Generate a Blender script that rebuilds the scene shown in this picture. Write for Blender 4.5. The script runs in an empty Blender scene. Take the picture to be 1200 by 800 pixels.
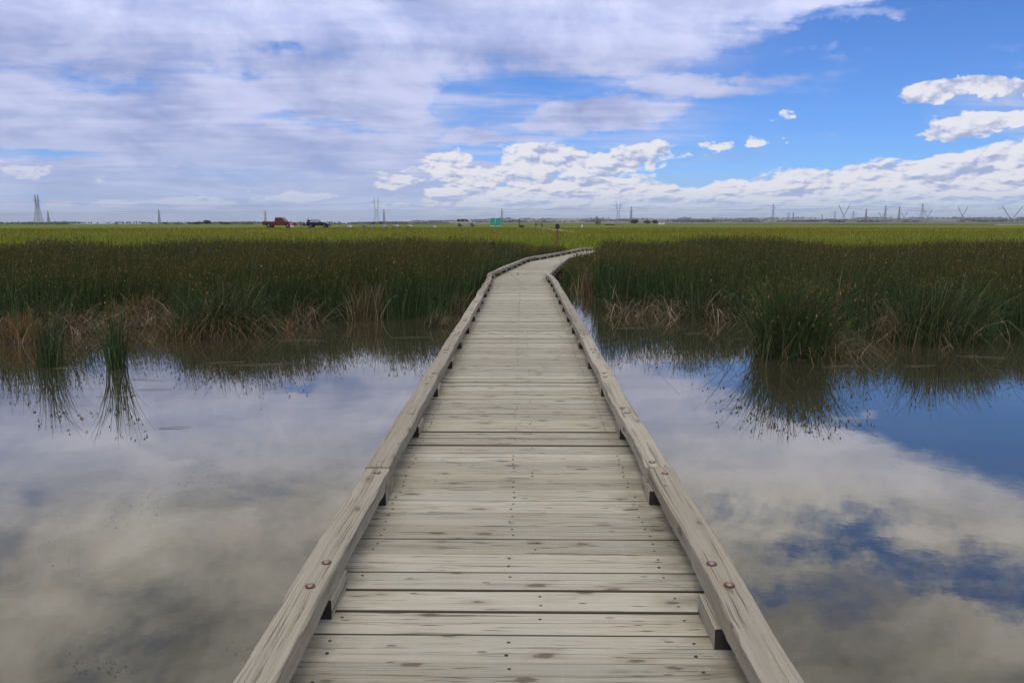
import bpy, bmesh, math, random
import numpy as np
from mathutils import Vector, Matrix, noise as mnoise

random.seed(7); rng = np.random.default_rng(11)
R_ = math.radians
scene = bpy.context.scene
COL = scene.collection
F = 930.0; VPX = 612.0; HOR = 261.0; EYE = 1.56; WATER = -0.39

# ------------------------------------------------------------------ helpers
def smooth(a, b, x):
    t = np.clip((x - a) / (b - a), 0, 1); return t * t * (3 - 2 * t)
def uX(px, D): return (px - VPX) / 940.0 * D              # sideways metres at ground distance D
def gD(py, h): return h * 953.0 / (py - HOR) - 0.15 * h   # ground distance of a point h below the eye

def tag(o, label=None, cat=None, group=None, kind=None):
    if label: o['label'] = label
    if cat: o['category'] = cat
    if group: o['group'] = group
    if kind: o['kind'] = kind
    return o
def empty(name, loc=(0, 0, 0), rz=0, label=None, cat=None, group=None):
    o = bpy.data.objects.new(name, None); COL.objects.link(o)
    o.location = loc; o.rotation_euler = (0, 0, rz); o.empty_display_size = .2
    return tag(o, label, cat, group)
def copy_tree(o, parent=None):
    c = o.copy(); COL.objects.link(c)
    if parent: c.parent = parent
    for ch in list(o.children): copy_tree(ch, c)
    return c

class MB:
    """collects geometry for ONE mesh object"""
    def __init__(s): s.v = []; s.f = []; s.uv = []; s.pid = []; s.mi = []; s.sm = []
    def face(s, idx, uv=None, pid=0.0, mi=0, sm=False):
        s.f.append(tuple(idx)); s.uv.append(uv); s.pid.append(pid); s.mi.append(mi); s.sm.append(sm)
    def box(s, c, d, rz=0.0, pid=0.0, mi=0, axis=0):
        cx, cy, cz = c; hx, hy, hz = d[0] / 2, d[1] / 2, d[2] / 2; ca, sa = math.cos(rz), math.sin(rz)
        n = len(s.v); loc = []
        for sx in (-1, 1):
            for sy in (-1, 1):
                for sz in (-1, 1):
                    x, y, z = sx * hx, sy * hy, sz * hz; loc.append((x, y, z))
                    s.v.append((cx + x * ca - y * sa, cy + x * sa + y * ca, cz + z))
        for q in ((0, 1, 3, 2), (4, 6, 7, 5), (0, 4, 5, 1), (2, 3, 7, 6), (0, 2, 6, 4), (1, 5, 7, 3)):
            uv = []
            for k in q:
                l = loc[k]; o = [l[i] for i in range(3) if i != axis]; uv.append((l[axis], o[0] + o[1]))
            s.face([n + k for k in q], uv, pid, mi)
    def bar(s, a, b, w, d=None, mi=0, pid=0.0):
        """square bar from a to b"""
        a = Vector(a); b = Vector(b); d = d or w; t = (b - a)
        if t.length < 1e-6: return
        L = t.length; t.normalize()
        up = Vector((0, 0, 1)) if abs(t.z) < .95 else Vector((1, 0, 0))
        x = t.cross(up).normalized(); y = x.cross(t)
        n = len(s.v)
        for p in (a, b):
            for sx, sy in ((-1, -1), (1, -1), (1, 1), (-1, 1)):
                s.v.append(tuple(p + x * sx * w / 2 + y * sy * d / 2))
        for k in range(4):
            k2 = (k + 1) % 4
            s.face((n + k, n + k2, n + 4 + k2, n + 4 + k), [(0, k * .1), (0, k * .1 + .1), (L, k * .1 + .1), (L, k * .1)], pid, mi)
        s.face((n + 3, n + 2, n + 1, n)); s.face((n + 4, n + 5, n + 6, n + 7))
    def tube(s, pts, rads, seg=8, mi=0, cap=True, sm=True):
        n0 = len(s.v); m = len(pts); P = [Vector(p) for p in pts]
        for i, p in enumerate(P):
            t = (P[min(i + 1, m - 1)] - P[max(i - 1, 0)]).normalized()
            up = Vector((0, 0, 1)) if abs(t.z) < .9 else Vector((1, 0, 0))
            x = t.cross(up).normalized(); y = x.cross(t)
            for k in range(seg):
                a = 2 * math.pi * k / seg
                s.v.append(tuple(p + (x * math.cos(a) + y * math.sin(a)) * rads[i]))
        for i in range(m - 1):
            for k in range(seg):
                k2 = (k + 1) % seg; b = n0 + i * seg
                s.face((b + k, b + k2, b + seg + k2, b + seg + k), None, 0, mi, sm)
        if cap:
            s.face([n0 + k for k in reversed(range(seg))], None, 0, mi)
            s.face([n0 + (m - 1) * seg + k for k in range(seg)], None, 0, mi)
    def lathe(s, c, prof, seg=12, mi=0, axis='z', sm=True):
        n0 = len(s.v); m = len(prof)
        for r, h in prof:
            for k in range(seg):
                a = 2 * math.pi * k / seg; p = (r * math.cos(a), r * math.sin(a), h)
                if axis == 'y': p = (p[0], p[2], p[1])
                s.v.append((c[0] + p[0], c[1] + p[1], c[2] + p[2]))
        for i in range(m - 1):
            for k in range(seg):
                k2 = (k + 1) % seg; b = n0 + i * seg
                s.face((b + k, b + k2, b + seg + k2, b + seg + k), None, 0, mi, sm)
        s.face([n0 + k for k in reversed(range(seg))], None, 0, mi)
        s.face([n0 + (m - 1) * seg + k for k in range(seg)], None, 0, mi)
    def prism(s, outline, y0, y1, hw=None, mi=0):
        """outline in x,z extruded along y; hw(z) scales the half width"""
        n = len(s.v); k = len(outline)
        for sgn, yy in ((0, y0), (1, y1)):
            for x, z in outline:
                s.v.append((x, yy * (hw(z) if hw else 1), z))
        s.face([n + i for i in range(k)], None, 0, mi); s.face([n + k + i for i in reversed(range(k))], None, 0, mi)
        for i in range(k):
            j = (i + 1) % k; s.face((n + j, n + i, n + k + i, n + k + j), None, 0, mi)
    def build(s, name, mats, parent=None):
        me = bpy.data.meshes.new(name); me.from_pydata(s.v, [], s.f)
        if not isinstance(mats, (list, tuple)): mats = [mats]
        for m in mats: me.materials.append(m)
        me.polygons.foreach_set('material_index', s.mi); me.polygons.foreach_set('use_smooth', s.sm)
        if any(u is not None for u in s.uv):
            ul = me.uv_layers.new(name='grain'); arr = []
            for f, u in zip(s.f, s.uv):
                for k in range(len(f)): arr.extend(u[k] if u else (0, 0))
            ul.data.foreach_set('uv', arr)
            at = me.attributes.new('pid', 'FLOAT', 'FACE'); at.data.foreach_set('value', s.pid)
        me.update()
        o = bpy.data.objects.new(name, me); COL.objects.link(o)
        if parent: o.parent = parent
        return o

def np_mesh(name, verts, quads, mats, attrs=None, mi=None, parent=None):
    me = bpy.data.meshes.new(name); nv, nf = len(verts), len(quads); k = quads.shape[1]
    me.vertices.add(nv); me.vertices.foreach_set('co', verts.astype(np.float32).ravel())
    me.loops.add(nf * k); me.loops.foreach_set('vertex_index', quads.astype(np.int32).ravel())
    me.polygons.add(nf); me.polygons.foreach_set('loop_start', np.arange(0, nf * k, k, dtype=np.int32))
    me.polygons.foreach_set('loop_total', np.full(nf, k, dtype=np.int32))
    if not isinstance(mats, (list, tuple)): mats = [mats]
    for m in mats: me.materials.append(m)
    if mi is not None: me.polygons.foreach_set('material_index', mi.astype(np.int32))
    for an, av in (attrs or {}).items():
        a = me.attributes.new(an, 'FLOAT', 'POINT'); a.data.foreach_set('value', av.astype(np.float32))
    me.update(calc_edges=True); me.validate()
    o = bpy.data.objects.new(name, me); COL.objects.link(o)
    if parent: o.parent = parent
    return o

# value noise in numpy
def vnoise(x, y, seed=0):
    xi = np.floor(x).astype(np.int64); yi = np.floor(y).astype(np.int64); fx = x - xi; fy = y - yi
    fx = fx * fx * (3 - 2 * fx); fy = fy * fy * (3 - 2 * fy)
    def h(a, b):
        n = (a * 374761393 + b * 668265263 + seed * 974711) & 0x7fffffff
        n = ((n ^ (n >> 13)) * 1274126177) & 0x7fffffff
        return ((n ^ (n >> 16)) & 0xffff) / 65535.0
    return (h(xi, yi) * (1 - fx) + h(xi + 1, yi) * fx) * (1 - fy) + (h(xi, yi + 1) * (1 - fx) + h(xi + 1, yi + 1) * fx) * fy
def fbm(x, y, seed=0, o=3):
    s = 0; a = .5; t = 0
    for i in range(o): s = s + a * vnoise(x * 2 ** i, y * 2 ** i, seed + i); t += a; a *= .5
    return s / t

# ------------------------------------------------------------------ node expressions
class X:
    """a float socket with arithmetic that builds Math nodes"""
    nt = None
    def __init__(s, sock): s.s = sock
    @staticmethod
    def m(op, *a, clamp=False):
        n = X.nt.nodes.new('ShaderNodeMath'); n.operation = op; n.use_clamp = clamp
        for i, v in enumerate(a):
            if isinstance(v, X): X.nt.links.new(v.s, n.inputs[i])
            else: n.inputs[i].default_value = float(v)
        return X(n.outputs[0])
    def __add__(s, o): return X.m('ADD', s, o)
    __radd__ = __add__
    def __sub__(s, o): return X.m('SUBTRACT', s, o)
    def __rsub__(s, o): return X.m('SUBTRACT', o, s)
    def __mul__(s, o): return X.m('MULTIPLY', s, o)
    __rmul__ = __mul__
    def __truediv__(s, o): return X.m('DIVIDE', s, o)
    def clamp(s): return X.m('ADD', s, 0.0, clamp=True)
    def max(s, o): return X.m('MAXIMUM', s, o)
    def min(s, o): return X.m('MINIMUM', s, o)
    def pow(s, o): return X.m('POWER', s, o)
    def exp(s): return X.m('EXPONENT', s)
    def abs(s): return X.m('ABSOLUTE', s)
    def ss(s, a, b):
        n = X.nt.nodes.new('ShaderNodeMapRange'); n.interpolation_type = 'SMOOTHSTEP'
        X.nt.links.new(s.s, n.inputs[0]); n.inputs[1].default_value = a; n.inputs[2].default_value = b
        return X(n.outputs[0])
def vec(x, y, z=0.0):
    n = X.nt.nodes.new('ShaderNodeCombineXYZ')
    for i, v in enumerate((x, y, z)):
        if isinstance(v, X): X.nt.links.new(v.s, n.inputs[i])
        else: n.inputs[i].default_value = v
    return n.outputs[0]
def sep(sock):
    n = X.nt.nodes.new('ShaderNodeSeparateXYZ'); X.nt.links.new(sock, n.inputs[0]); return [X(o) for o in n.outputs]
def noi(v, scale, detail=4, rough=.55, dist=0.0, lac=2.0):
    n = X.nt.nodes.new('ShaderNodeTexNoise'); X.nt.links.new(v, n.inputs['Vector'])
    n.inputs['Scale'].default_value = scale; n.inputs['Detail'].default_value = detail
    n.inputs['Roughness'].default_value = rough; n.inputs['Distortion'].default_value = dist; n.inputs['Lacunarity'].default_value = lac
    return X(n.outputs[0])
def voro(v, scale, feature='F1', rand=1.0, dims='2D'):
    n = X.nt.nodes.new('ShaderNodeTexVoronoi'); n.feature = feature; n.voronoi_dimensions = dims; X.nt.links.new(v, n.inputs['Vector'])
    n.inputs['Scale'].default_value = scale; n.inputs['Randomness'].default_value = rand
    return n
def mix_f(f, a, b): return a + (b - a) * f
def mix(f, a, b, mode='MIX'):
    n = X.nt.nodes.new('ShaderNodeMix'); n.data_type = 'RGBA'; n.blend_type = mode
    for i, v in ((0, f), (6, a), (7, b)):
        if isinstance(v, X): X.nt.links.new(v.s, n.inputs[i])
        elif isinstance(v, (int, float)): n.inputs[i].default_value = v
        elif isinstance(v, (tuple, list)): n.inputs[i].default_value = (*v[:3], 1)
        else: X.nt.links.new(v, n.inputs[i])
    return n.outputs[2]
def scale_col(c, f):
    n = X.nt.nodes.new('ShaderNodeVectorMath'); n.operation = 'SCALE'
    if isinstance(c, tuple): n.inputs[0].default_value = c
    else: X.nt.links.new(c, n.inputs[0])
    if isinstance(f, X): X.nt.links.new(f.s, n.inputs[3])
    else: n.inputs[3].default_value = f
    return n.outputs[0]
def attr(name):
    n = X.nt.nodes.new('ShaderNodeAttribute'); n.attribute_name = name; return n
def new_mat(name):
    m = bpy.data.materials.new(name); m.use_nodes = True; X.nt = m.node_tree
    return m, m.node_tree.nodes['Principled BSDF']
def setin(b, **k):
    for n, v in k.items():
        i = b.inputs[n.replace('_', ' ')]
        if isinstance(v, X): X.nt.links.new(v.s, i)
        elif isinstance(v, (int, float)): i.default_value = v
        elif isinstance(v, tuple): i.default_value = (*v[:3], 1)
        else: X.nt.links.new(v, i)
def bump(b, h, strength=.3, dist=.01):
    n = X.nt.nodes.new('ShaderNodeBump'); n.inputs['Strength'].default_value = strength; n.inputs['Distance'].default_value = dist
    X.nt.links.new(h.s, n.inputs['Height']); X.nt.links.new(n.outputs[0], b.inputs['Normal'])
def coord(kind='Object'): return X.nt.nodes.new('ShaderNodeTexCoord').outputs[kind]
def worldpos(): return X.nt.nodes.new('ShaderNodeNewGeometry').outputs['Position']

def simple(name, col, rough=.6, metal=0.0, var=.15, scale=3.0, spec=.5):
    m, b = new_mat(name)
    n = noi(coord(), scale, 4, .6)
    setin(b, Base_Color=mix(n, tuple(c * (1 - var) for c in col), tuple(min(1, c * (1 + var)) for c in col)),
          Roughness=(n * .2 + (rough - .1)), Metallic=metal)
    b.inputs['Specular IOR Level'].default_value = spec
    return m

# ------------------------------------------------------------------ materials
def wood_mat(name, light, dark, warm, green, knots=1.0, mid=False):
    m, b = new_mat(name)
    n = X.nt.nodes.new('ShaderNodeUVMap'); n.uv_map = 'grain'
    u, v, _ = sep(n.outputs[0]); pid = X(attr('pid').outputs['Fac'])
    off = pid * 41.7
    wob = noi(vec(u * 2.2, v * 7, off), 1.0, 2) - .5
    g1 = noi(vec(u * 2.0, (v + wob * .012) * 95.0, off), 1.0, 5, .62)           # fine grain
    g2 = noi(vec(u * 1.1 + 7, (v + wob * .03) * 26.0, off), 1.0, 4, .6)         # broad grain
    st = noi(vec(u * 1.7, v * 5.0, off + 3), 1.0, 4, .6)                        # stains
    st2 = noi(vec(u * 5.0 + st * 1.2, v * 16.0, off + 9), 1.0, 4, .65)
    saw = noi(vec(u * 60.0, v * 2.0 + u * 30, off), 1.0, 1, .5)                 # saw marks
    base = mix(g2.ss(.25, .75), dark, light)
    base = mix(st.ss(.42, .72) * .75, base, warm)
    pr = noi(vec(off * 3.3, off * 1.7, 0.0), 1.0, 0).ss(.3, .7)
    base = mix(.5, base, mix(pr, tuple(c * .80 for c in dark), tuple(min(1, c * 1.12) for c in light)))
    gm = X(attr('moss').outputs['Fac'])
    base = mix((st2.ss(.48, .78) * .38 + pid.ss(.86, .97) * .3).clamp(), base, green)
    base = mix(g1.ss(.56, .30) * .20, base, tuple(c * .36 for c in dark))
    base = mix(saw.ss(.5, .8) * .07, base, tuple(c * 1.15 for c in light))
    cr = noi(vec(u * .75, (v + wob * .02) * 30.0, off + 17), 1.0, 2, .5) if mid else noi(vec(u * .30, (v + wob * .006) * 42.0, off + 17), 1.0, 3, .5)       # long checks
    bl0 = noi(vec(u * 1.9 + 4, v * 4.0, off + 51), 1.0, 3, .6)
    crk = ((cr - .5).abs()).ss(.016, .003) * st.ss(.38, .50)
    fl = noi(vec(u * 11.0, (v + wob * .01) * 62.0, off + 5), 1.0, 3, .6)
    base = mix(crk * .8, base, (.05, .045, .035))
    base = mix(fl.ss(.63, .72) * bl0.ss(.40, .62) * (.36 if mid else .08), base, (.09, .075, .05))
    base = mix(fl.ss(.34, .27) * .35, base, tuple(min(1, c * 1.2) for c in light))
    bl = noi(vec(u * 3.0, v * 9.0, off + 31), 1.0, 5, .7)
    base = mix(bl.ss(.60, .80) * .30, base, tuple(c * .5 for c in warm))
    if mid:                                    # shrinkage check along the heart of a board
        mw = noi(vec(u * 1.3, off, 2.0), 1.0, 4, .6); mk = noi(vec(u * .9 + 3, off, 8.0), 1.0, 2)
        base = mix(((v - .135 + (mw - .5) * .07).abs()).ss(.0032, .0012) * mk.ss(.44, .52) * .75, base, (.07, .06, .045))
    if mid:                                    # grime and algae collecting beside the kerbs
        base = mix((u + .02).abs().ss(.50, .80) * noi(vec(u * 5, v * 9, off), 1.0, 4, .6).ss(.36, .62) * .55, base, (.14, .13, .075))
    # knots: dark eyes stretched along the grain, with a pale rim
    vo = voro(vec(u * 2.6 + off * 3, v * 6.5 + off, 0.0), 1.0); d = X(vo.outputs['Distance']); kr = sep(vo.outputs['Color'])
    keep = kr[0].ss(.52, .54) * knots
    dd = d + (st2 - .5) * .34 + (g1 - .5) * .12
    base = mix(dd.ss(.30, .10) * keep * .3, base, tuple(c * .55 for c in warm))
    base = mix((dd + (fl - .5) * .25).ss(.11, .05) * keep * .75, base, (.075, .06, .045))
    vo2 = voro(vec(u * 8.0 + off * 5, v * 26.0, 0.0), 1.0); d2 = X(vo2.outputs['Distance']); k2 = sep(vo2.outputs['Color'])
    base = mix(d2.ss(.2, .1) * k2[1].ss(.94, .96) * .7, base, (.06, .05, .04))
    setin(b, Base_Color=base, Roughness=(g1 * .2 + .68))
    b.inputs['Specular IOR Level'].default_value = .25
    h = g1 * .5 + g2 * .5 - crk * 1.2 - dd.ss(.12, .05) * keep * .6
    bump(b, h, .45, .004)
    return m
M = {}
M['deck'] = wood_mat('weathered_deck_wood', (.405, .380, .312), (.280, .262, .208), (.33, .288, .197), (.265, .255, .145), 1.0, True)
M['curb'] = wood_mat('weathered_curb_wood', (.350, .322, .262), (.225, .203, .158), (.30, .245, .163), (.23, .215, .125), .8)
M['block_end'] = simple('near_black_block_end', (.022, .019, .016), .9, 0, .3, 40)  # near-black colour for the end faces of the spacer blocks
M['plank_edge'] = simple('dark_plank_edge', (.06, .052, .038), .95, 0, .3, 30)  # dark plank sides and some near chamfers, so the gaps read as lines
M['under'] = wood_mat('wet_support_wood', (.22, .19, .14), (.12, .10, .075), (.16, .12, .08), (.1, .1, .05), .3)
M['post_wood'] = wood_mat('brown_post_wood', (.22, .15, .085), (.13, .085, .045), (.18, .11, .06), (.12, .11, .06), .3)
M['nail'] = simple('nail_iron', (.045, .035, .03), .6, .5, .3, 80)
M['rust'] = simple('rusted_washer', (.13, .055, .04), .8, .3, .4, 120)
M['bolt'] = simple('worn_bolt_head', (.25, .2, .18), .45, .7, .35, 120)

def water_mat():
    m, b = new_mat('pond_water'); p = worldpos()
    n = noi(p, .5, 3); r1 = noi(p, 3.2, 3, .55); r2 = noi(p, .9, 2)
    setin(b, Base_Color=mix(n.ss(.3, .7), (.034, .032, .020), (.044, .041, .027)), Roughness=.012)
    b.inputs['IOR'].default_value = 1.62
    r3 = noi(p, 14.0, 2, .5); zone = noi(p, .22, 3, .6).ss(.45, .65)
    bump(b, r1 * .35 + r2 + r3 * zone * .10, .028, .05)
    nt = m.node_tree; g = nt.nodes.new('ShaderNodeBsdfGlossy'); g.inputs['Roughness'].default_value = .012; g.inputs['Color'].default_value = (1.0, .91, .68, 1)
    nt.links.new(b.inputs['Normal'].links[0].from_socket, g.inputs['Normal'])
    mx = nt.nodes.new('ShaderNodeMixShader'); mx.inputs[0].default_value = .27
    nt.links.new(b.outputs[0], mx.inputs[1]); nt.links.new(g.outputs[0], mx.inputs[2])
    nt.links.new(mx.outputs[0], nt.nodes['Material Output'].inputs['Surface'])
    return m
M['water'] = water_mat()

def stem_mat(name, cols, tip, tipstart=.75, straw=(.30, .235, .13), strawlim=.9, rough=.55, plim=(.3, .75)):
    m, b = new_mat(name)
    r = X(attr('rnd').outputs['Fac']); t = X(attr('tip').outputs['Fac']); pt = X(attr('patch').outputs['Fac'])
    c = mix(r.ss(0, 1), cols[0], cols[1]); c = mix(pt.ss(*plim), c, cols[2])
    c = mix(r.ss(.80, .88) * .55, c, tuple(q * 1.8 for q in cols[1]))
    c = mix((t.ss(tipstart, 1.0) * pt.ss(.2, .6)) * .9, c, tip)
    c = mix(r.ss(strawlim, strawlim + .02), c, straw)
    setin(b, Base_Color=c, Roughness=rough); b.inputs['Specular IOR Level'].default_value = .12
    return m
M['reed'] = stem_mat('bulrush_stem', ((.008, .021, .009), (.054, .090, .034), (.028, .046, .015)), (.070, .064, .017), .66, (.17, .14, .08), .965)
M['seed'] = stem_mat('bulrush_seed_head', ((.034, .032, .010), (.112, .084, .026), (.052, .052, .017)), (.085, .064, .019), .9, (.21, .165, .07), .93)
M['sedge'] = stem_mat('green_sedge', ((.010, .026, .009), (.050, .076, .026), (.026, .046, .015)), (.085, .085, .034), .8, (.19, .15, .085), .88)
M['straw'] = stem_mat('dead_straw', ((.05, .038, .025), (.19, .15, .10), (.115, .085, .056)), (.2, .16, .11), .7, (.40, .33, .24), .89)
M['rusty_straw'] = stem_mat('rust_brown_straw', ((.07, .04, .018), (.20, .115, .05), (.15, .10, .055)), (.2, .14, .075), .7, (.30, .23, .14), .88)
M['meadow'] = stem_mat('meadow_grass', ((.098, .132, .007), (.140, .168, .011), (.20, .130, .014)), (.155, .130, .02), .6, (.24, .16, .05), .98, .55, (.50, .66))

def ground_mat():
    m, b = new_mat('meadow_ground'); p = worldpos(); x, y, z = sep(p)
    dist = (x * x + y * y).pow(.5)
    n1 = noi(vec(x * .02, y * .05), 1.0, 5, .6); n2 = noi(vec(x * .006, y * .03, 4.0), 1.0, 4, .6); n3 = noi(p, 1.3, 5, .65)
    g = mix(n1.ss(.3, .7), (.088, .120, .007), (.140, .156, .012))
    g = mix(n2.ss(.5, .66) * .6 * (x - y * .12).ss(0., 40.), g, (.21, .13, .03))
    g = mix(n2.ss(.48, .3) * .5, g, (.10, .17, .02))
    g = mix(n3.ss(.35, .75) * .3, g, (.075, .09, .022))
    # far farmland: patchwork of stubble and crops
    vo = voro(vec(x * .0022, y * .0011), 1.0); c3 = sep(vo.outputs['Color'])
    far = mix(c3[0], (.17, .155, .11), (.075, .095, .05)); far = mix(c3[1].ss(.78, .82), far, (.30, .28, .21))
    far = mix(noi(p, .02, 4).ss(.45, .65) * .5, far, (.09, .11, .06))
    g = mix(dist.ss(420., 700.), g, far)
    mud = mix(n3, (.035, .028, .018), (.075, .058, .036))
    g = mix((z + noi(p, 2.0, 3) * .12).ss(-.2, -.36), g, mud)
    setin(b, Base_Color=g, Roughness=.95); b.inputs['Specular IOR Level'].default_value = .1
    bump(b, n3, .6, .05)
    return m
M['ground'] = ground_mat()
M['gravel'] = simple('pale_gravel', (.24, .22, .15), .9, 0, .3, 6)
M['steel'] = simple('galvanised_steel', (.20, .21, .225), .5, .5, .15, .3)
M['cable'] = simple('aluminium_cable', (.2, .21, .23), .5, .6, .1, .1)
M['insul'] = simple('insulator_glass', (.14, .12, .11), .3, 0, .1, 1)
M['red'] = simple('red_car_paint', (.14, .008, .012), .25, .1, .08, 2)
M['navy'] = simple('dark_blue_car_paint', (.012, .016, .035), .22, .2, .08, 2)
M['silver'] = simple('silver_car_paint', (.42, .41, .38), .3, .5, .05, 2)
M['glass'] = simple('tinted_glass', (.02, .025, .03), .05, 0, .1, 2)
M['pale_glass'] = simple('reflecting_glass', (.35, .40, .46), .08, .3, .1, 2)
M['tyre'] = simple('tyre_rubber', (.02, .02, .02), .8, 0, .2, 10)
M['chrome'] = simple('bright_trim', (.6, .6, .6), .25, .9, .05, 2)
M['lamp_white'] = simple('lamp_lens_clear', (.7, .7, .7), .15, 0, .05, 2)
M['lamp_red'] = simple('lamp_lens_red', (.35, .01, .01), .2, 0, .05, 2)
M['black'] = simple('black_plastic', (.018, .018, .02), .6, 0, .2, 4)
M['teal'] = simple('teal_plastic', (.012, .30, .25), .45, 0, .08, 2)
M['white'] = simple('white_plastic', (.75, .75, .74), .5, 0, .06, 2)
M['white_wall'] = simple('white_farm_wall', (.72, .71, .68), .7, 0, .06, .1)
M['roof'] = simple('grey_farm_roof', (.30, .30, .31), .6, .2, .1, .1)
M['bark'] = simple('bark', (.08, .06, .045), .9, 0, .3, 3)
M['leaf'] = stem_mat('tree_leaf', ((.022, .038, .016), (.045, .062, .026), (.035, .05, .022)), (.05, .06, .03), .9, (.06, .07, .03), .9)
M['skin'] = simple('skin', (.45, .28, .2), .5, 0, .05, 4)
M['hair'] = simple('dark_hair', (.02, .015, .012), .6, 0, .2, 20)
M['pink'] = simple('pink_cloth', (.60, .09, .14), .8, 0, .08, 6)
M['whitecloth'] = simple('white_cloth', (.75, .73, .72), .8, 0, .05, 6)
M['darkcloth'] = simple('dark_cloth', (.03, .03, .04), .8, 0, .1, 6)
M['maroon'] = simple('maroon_cloth', (.16, .03, .03), .8, 0, .1, 6)
M['greycloth'] = simple('grey_cloth', (.3, .3, .32), .8, 0, .08, 6)
def rock_mat(name, a, bcol, c):
    m, b = new_mat(name); p = coord(); n = noi(p, 2.5, 6, .65); n2 = noi(p, .9, 3)
    col = mix(n.ss(.3, .7), a, bcol); col = mix(n2.ss(.52, .62) * .8, col, c)
    setin(b, Base_Color=col, Roughness=.9); bump(b, n, .7, .1); return m
M['rock'] = rock_mat('lichen_rock', (.16, .15, .14), (.32, .30, .28), (.55, .53, .49))
M['dark_rock'] = rock_mat('dark_rock', (.07, .07, .075), (.17, .165, .165), (.25, .24, .23))

# ------------------------------------------------------------------ world
SUN_EL, SUN_AZ = 52.0, 192.0       # compass-like angle from +Y towards +X (behind the viewer, a little left)
def azel(px, py):
    cp, sp = math.cos(R_(8.5)), math.sin(R_(8.5))
    xx, yy = (px - VPX) / F, (400 - py) / F
    fwd = cp + yy * sp; up = yy * cp - sp
    return math.atan2(xx, fwd), math.atan2(up, math.hypot(xx, fwd))
def build_world():
    w = bpy.data.worlds.new('World'); scene.world = w; w.use_nodes = True
    nt = w.node_tree; X.nt = nt; nt.nodes.clear()
    out = nt.nodes.new('ShaderNodeOutputWorld'); bg = nt.nodes.new('ShaderNodeBackground'); nt.links.new(bg.outputs[0], out.inputs[0])
    sky = nt.nodes.new('ShaderNodeTexSky'); sky.sky_type = 'NISHITA'; sky.sun_disc = False
    sky.sun_elevation = R_(SUN_EL); sky.sun_rotation = R_(SUN_AZ); sky.altitude = 900
    sky.air_density = 1.0; sky.dust_density = .3; sky.ozone_density = 2.2
    d = coord('Generated'); dx, dy, dz = sep(d)
    az = X.m('ARCTAN2', dx, dy); el = X.m('ARCSINE', dz)
    up = (dz.max(0.0) + .055)
    px = dx / up; py = dy / up
    wv = vec(az, el * 1.8, 7.0); w1 = noi(wv, 9.0, 6, .62) - .5; w2 = noi(vec(az + 5.0, el * 1.8, 3.0), 9.0, 6, .62) - .5
    w3 = noi(wv, 34.0, 4, .6) - .5; w4 = noi(vec(az + 5.0, el * 1.8, 3.0), 34.0, 4, .6) - .5
    azw = az + w1 * .11 + w3 * .018; elw = el + w2 * .055 + w4 * .012
    def blob(x, y, sx, sy, tilt=0.0):
        """soft ellipse centred on a direction; sizes in photo pixels"""
        a0, e0 = azel(x, y); kk = min(1.0, sx / 40); A = (az * (1 - kk) + azw * kk - a0) * (940 / sx) if kk == 1 else (az + w3 * .06 - a0) * (940 / sx); E = ((elw if kk == 1 else el + w4 * .034) - e0) * (950 / sy) - A * tilt
        return (0 - (A * A + E * E)).exp()
    # --- noise fields
    s_big = noi(vec(px * .42 + 3.1, py * .70 + 1.7, .2), 1.0, 7, .56, .5)
    s_str = noi(vec(px * .42 + py * .12 + 9.0, py * 1.25 - px * .28 + 2.0, 1.3), 1.0, 7, .56, .5)
    s_fine = noi(vec(px * 1.5, py * 3.0, 4.0), 1.0, 7, .6, .4)
    le = X.m('LOGARITHM', el.max(-.03) + .05, math.e) * .25
    c_lo = noi(vec(az, le, 0.0), 6.5, 3, .5, .2); c_hi = noi(vec(az, le, 0.0), 17.0, 9, .60, .45)
    c_hi2 = noi(vec(az - .004, le + .016, 0.0), 17.0, 6, .60, .45)
    # --- stratocumulus sheet: above a rising edge on the right, everything on the left
    a1, e1 = azel(735, 92); a2, e2 = azel(1035, 4)
    edge = (az - a1).max(0.0) * ((e2 - e1) / (a2 - a1)) + e1
    sd = (el + w2 * .02 - edge) * 16.0
    hi = el.ss(R_(13.5), R_(20))
    bias = sd.max(-1.4).min(.55)
    bias = bias.max(((az + w1 * .10).ss(azel(620, 150)[0], azel(470, 150)[0])) * 1.0 - .62)
    bias = bias.max(hi * .62 - .2 - az.ss(.10, .40) * hi * .22)
    bias = bias.max(blob(690, 133, 120, 21, .10) * 1.2 - .52)
    bias = bias.max(blob(815, 100, 120, 15, .30) * .95 - .52)
    bias = bias.max(blob(790, 62, 120, 14, .35) * .6 - .5)
    bias = bias.max(blob(575, 160, 90, 12) * .95 - .5)
    bias = bias.max(blob(560, 200, 90, 40) * .6 - .42)
    bias = bias.max(blob(1010, 22, 150, 9, .35) * .75 - .5)
    for g in ((570, 125, 55, 20, .95), (650, 103, 60, 9, .6), (320, 142, 75, 12, .48), (120, 99, 85, 8, .38), (585, 176, 30, 9, .8), (330, 52, 25, 8, .35),
              (280, 92, 60, 7, .4), (30, 178, 70, 7, .5), (420, 150, 60, 6, .3)):
        bias = bias - blob(*g[:4]) * g[4]
    # openings above the picture (they show mirrored in the pond)
    for x, y, sx, sy, k in ((1090, 650, 190, 34, .62), (930, 600, 120, 22, .5), (1200, 700, 130, 26, .5), (870, 690, 90, 22, .6), (1040, 470, 200, 22, .5), (990, 640, 60, 20, .5)):
        a0, e0 = azel(x, y); e0 = -e0
        A = (az + w1 * .30 + w3 * .05 - a0) * (940 / sx); E = (el + w2 * .15 + w4 * .03 - e0) * (950 / sy) + A * .25
        bias = bias - (0 - (A * A + E * E)).exp() * k
    s_mid = noi(vec(az * 3.0, el * 5.0, 2.0), 2.2, 8, .6, .4)
    s_lump0 = noi(vec(az * 1.2, le * 2.6 - az * .2, 19.0), 6.0, 8, .6, .4)
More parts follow.
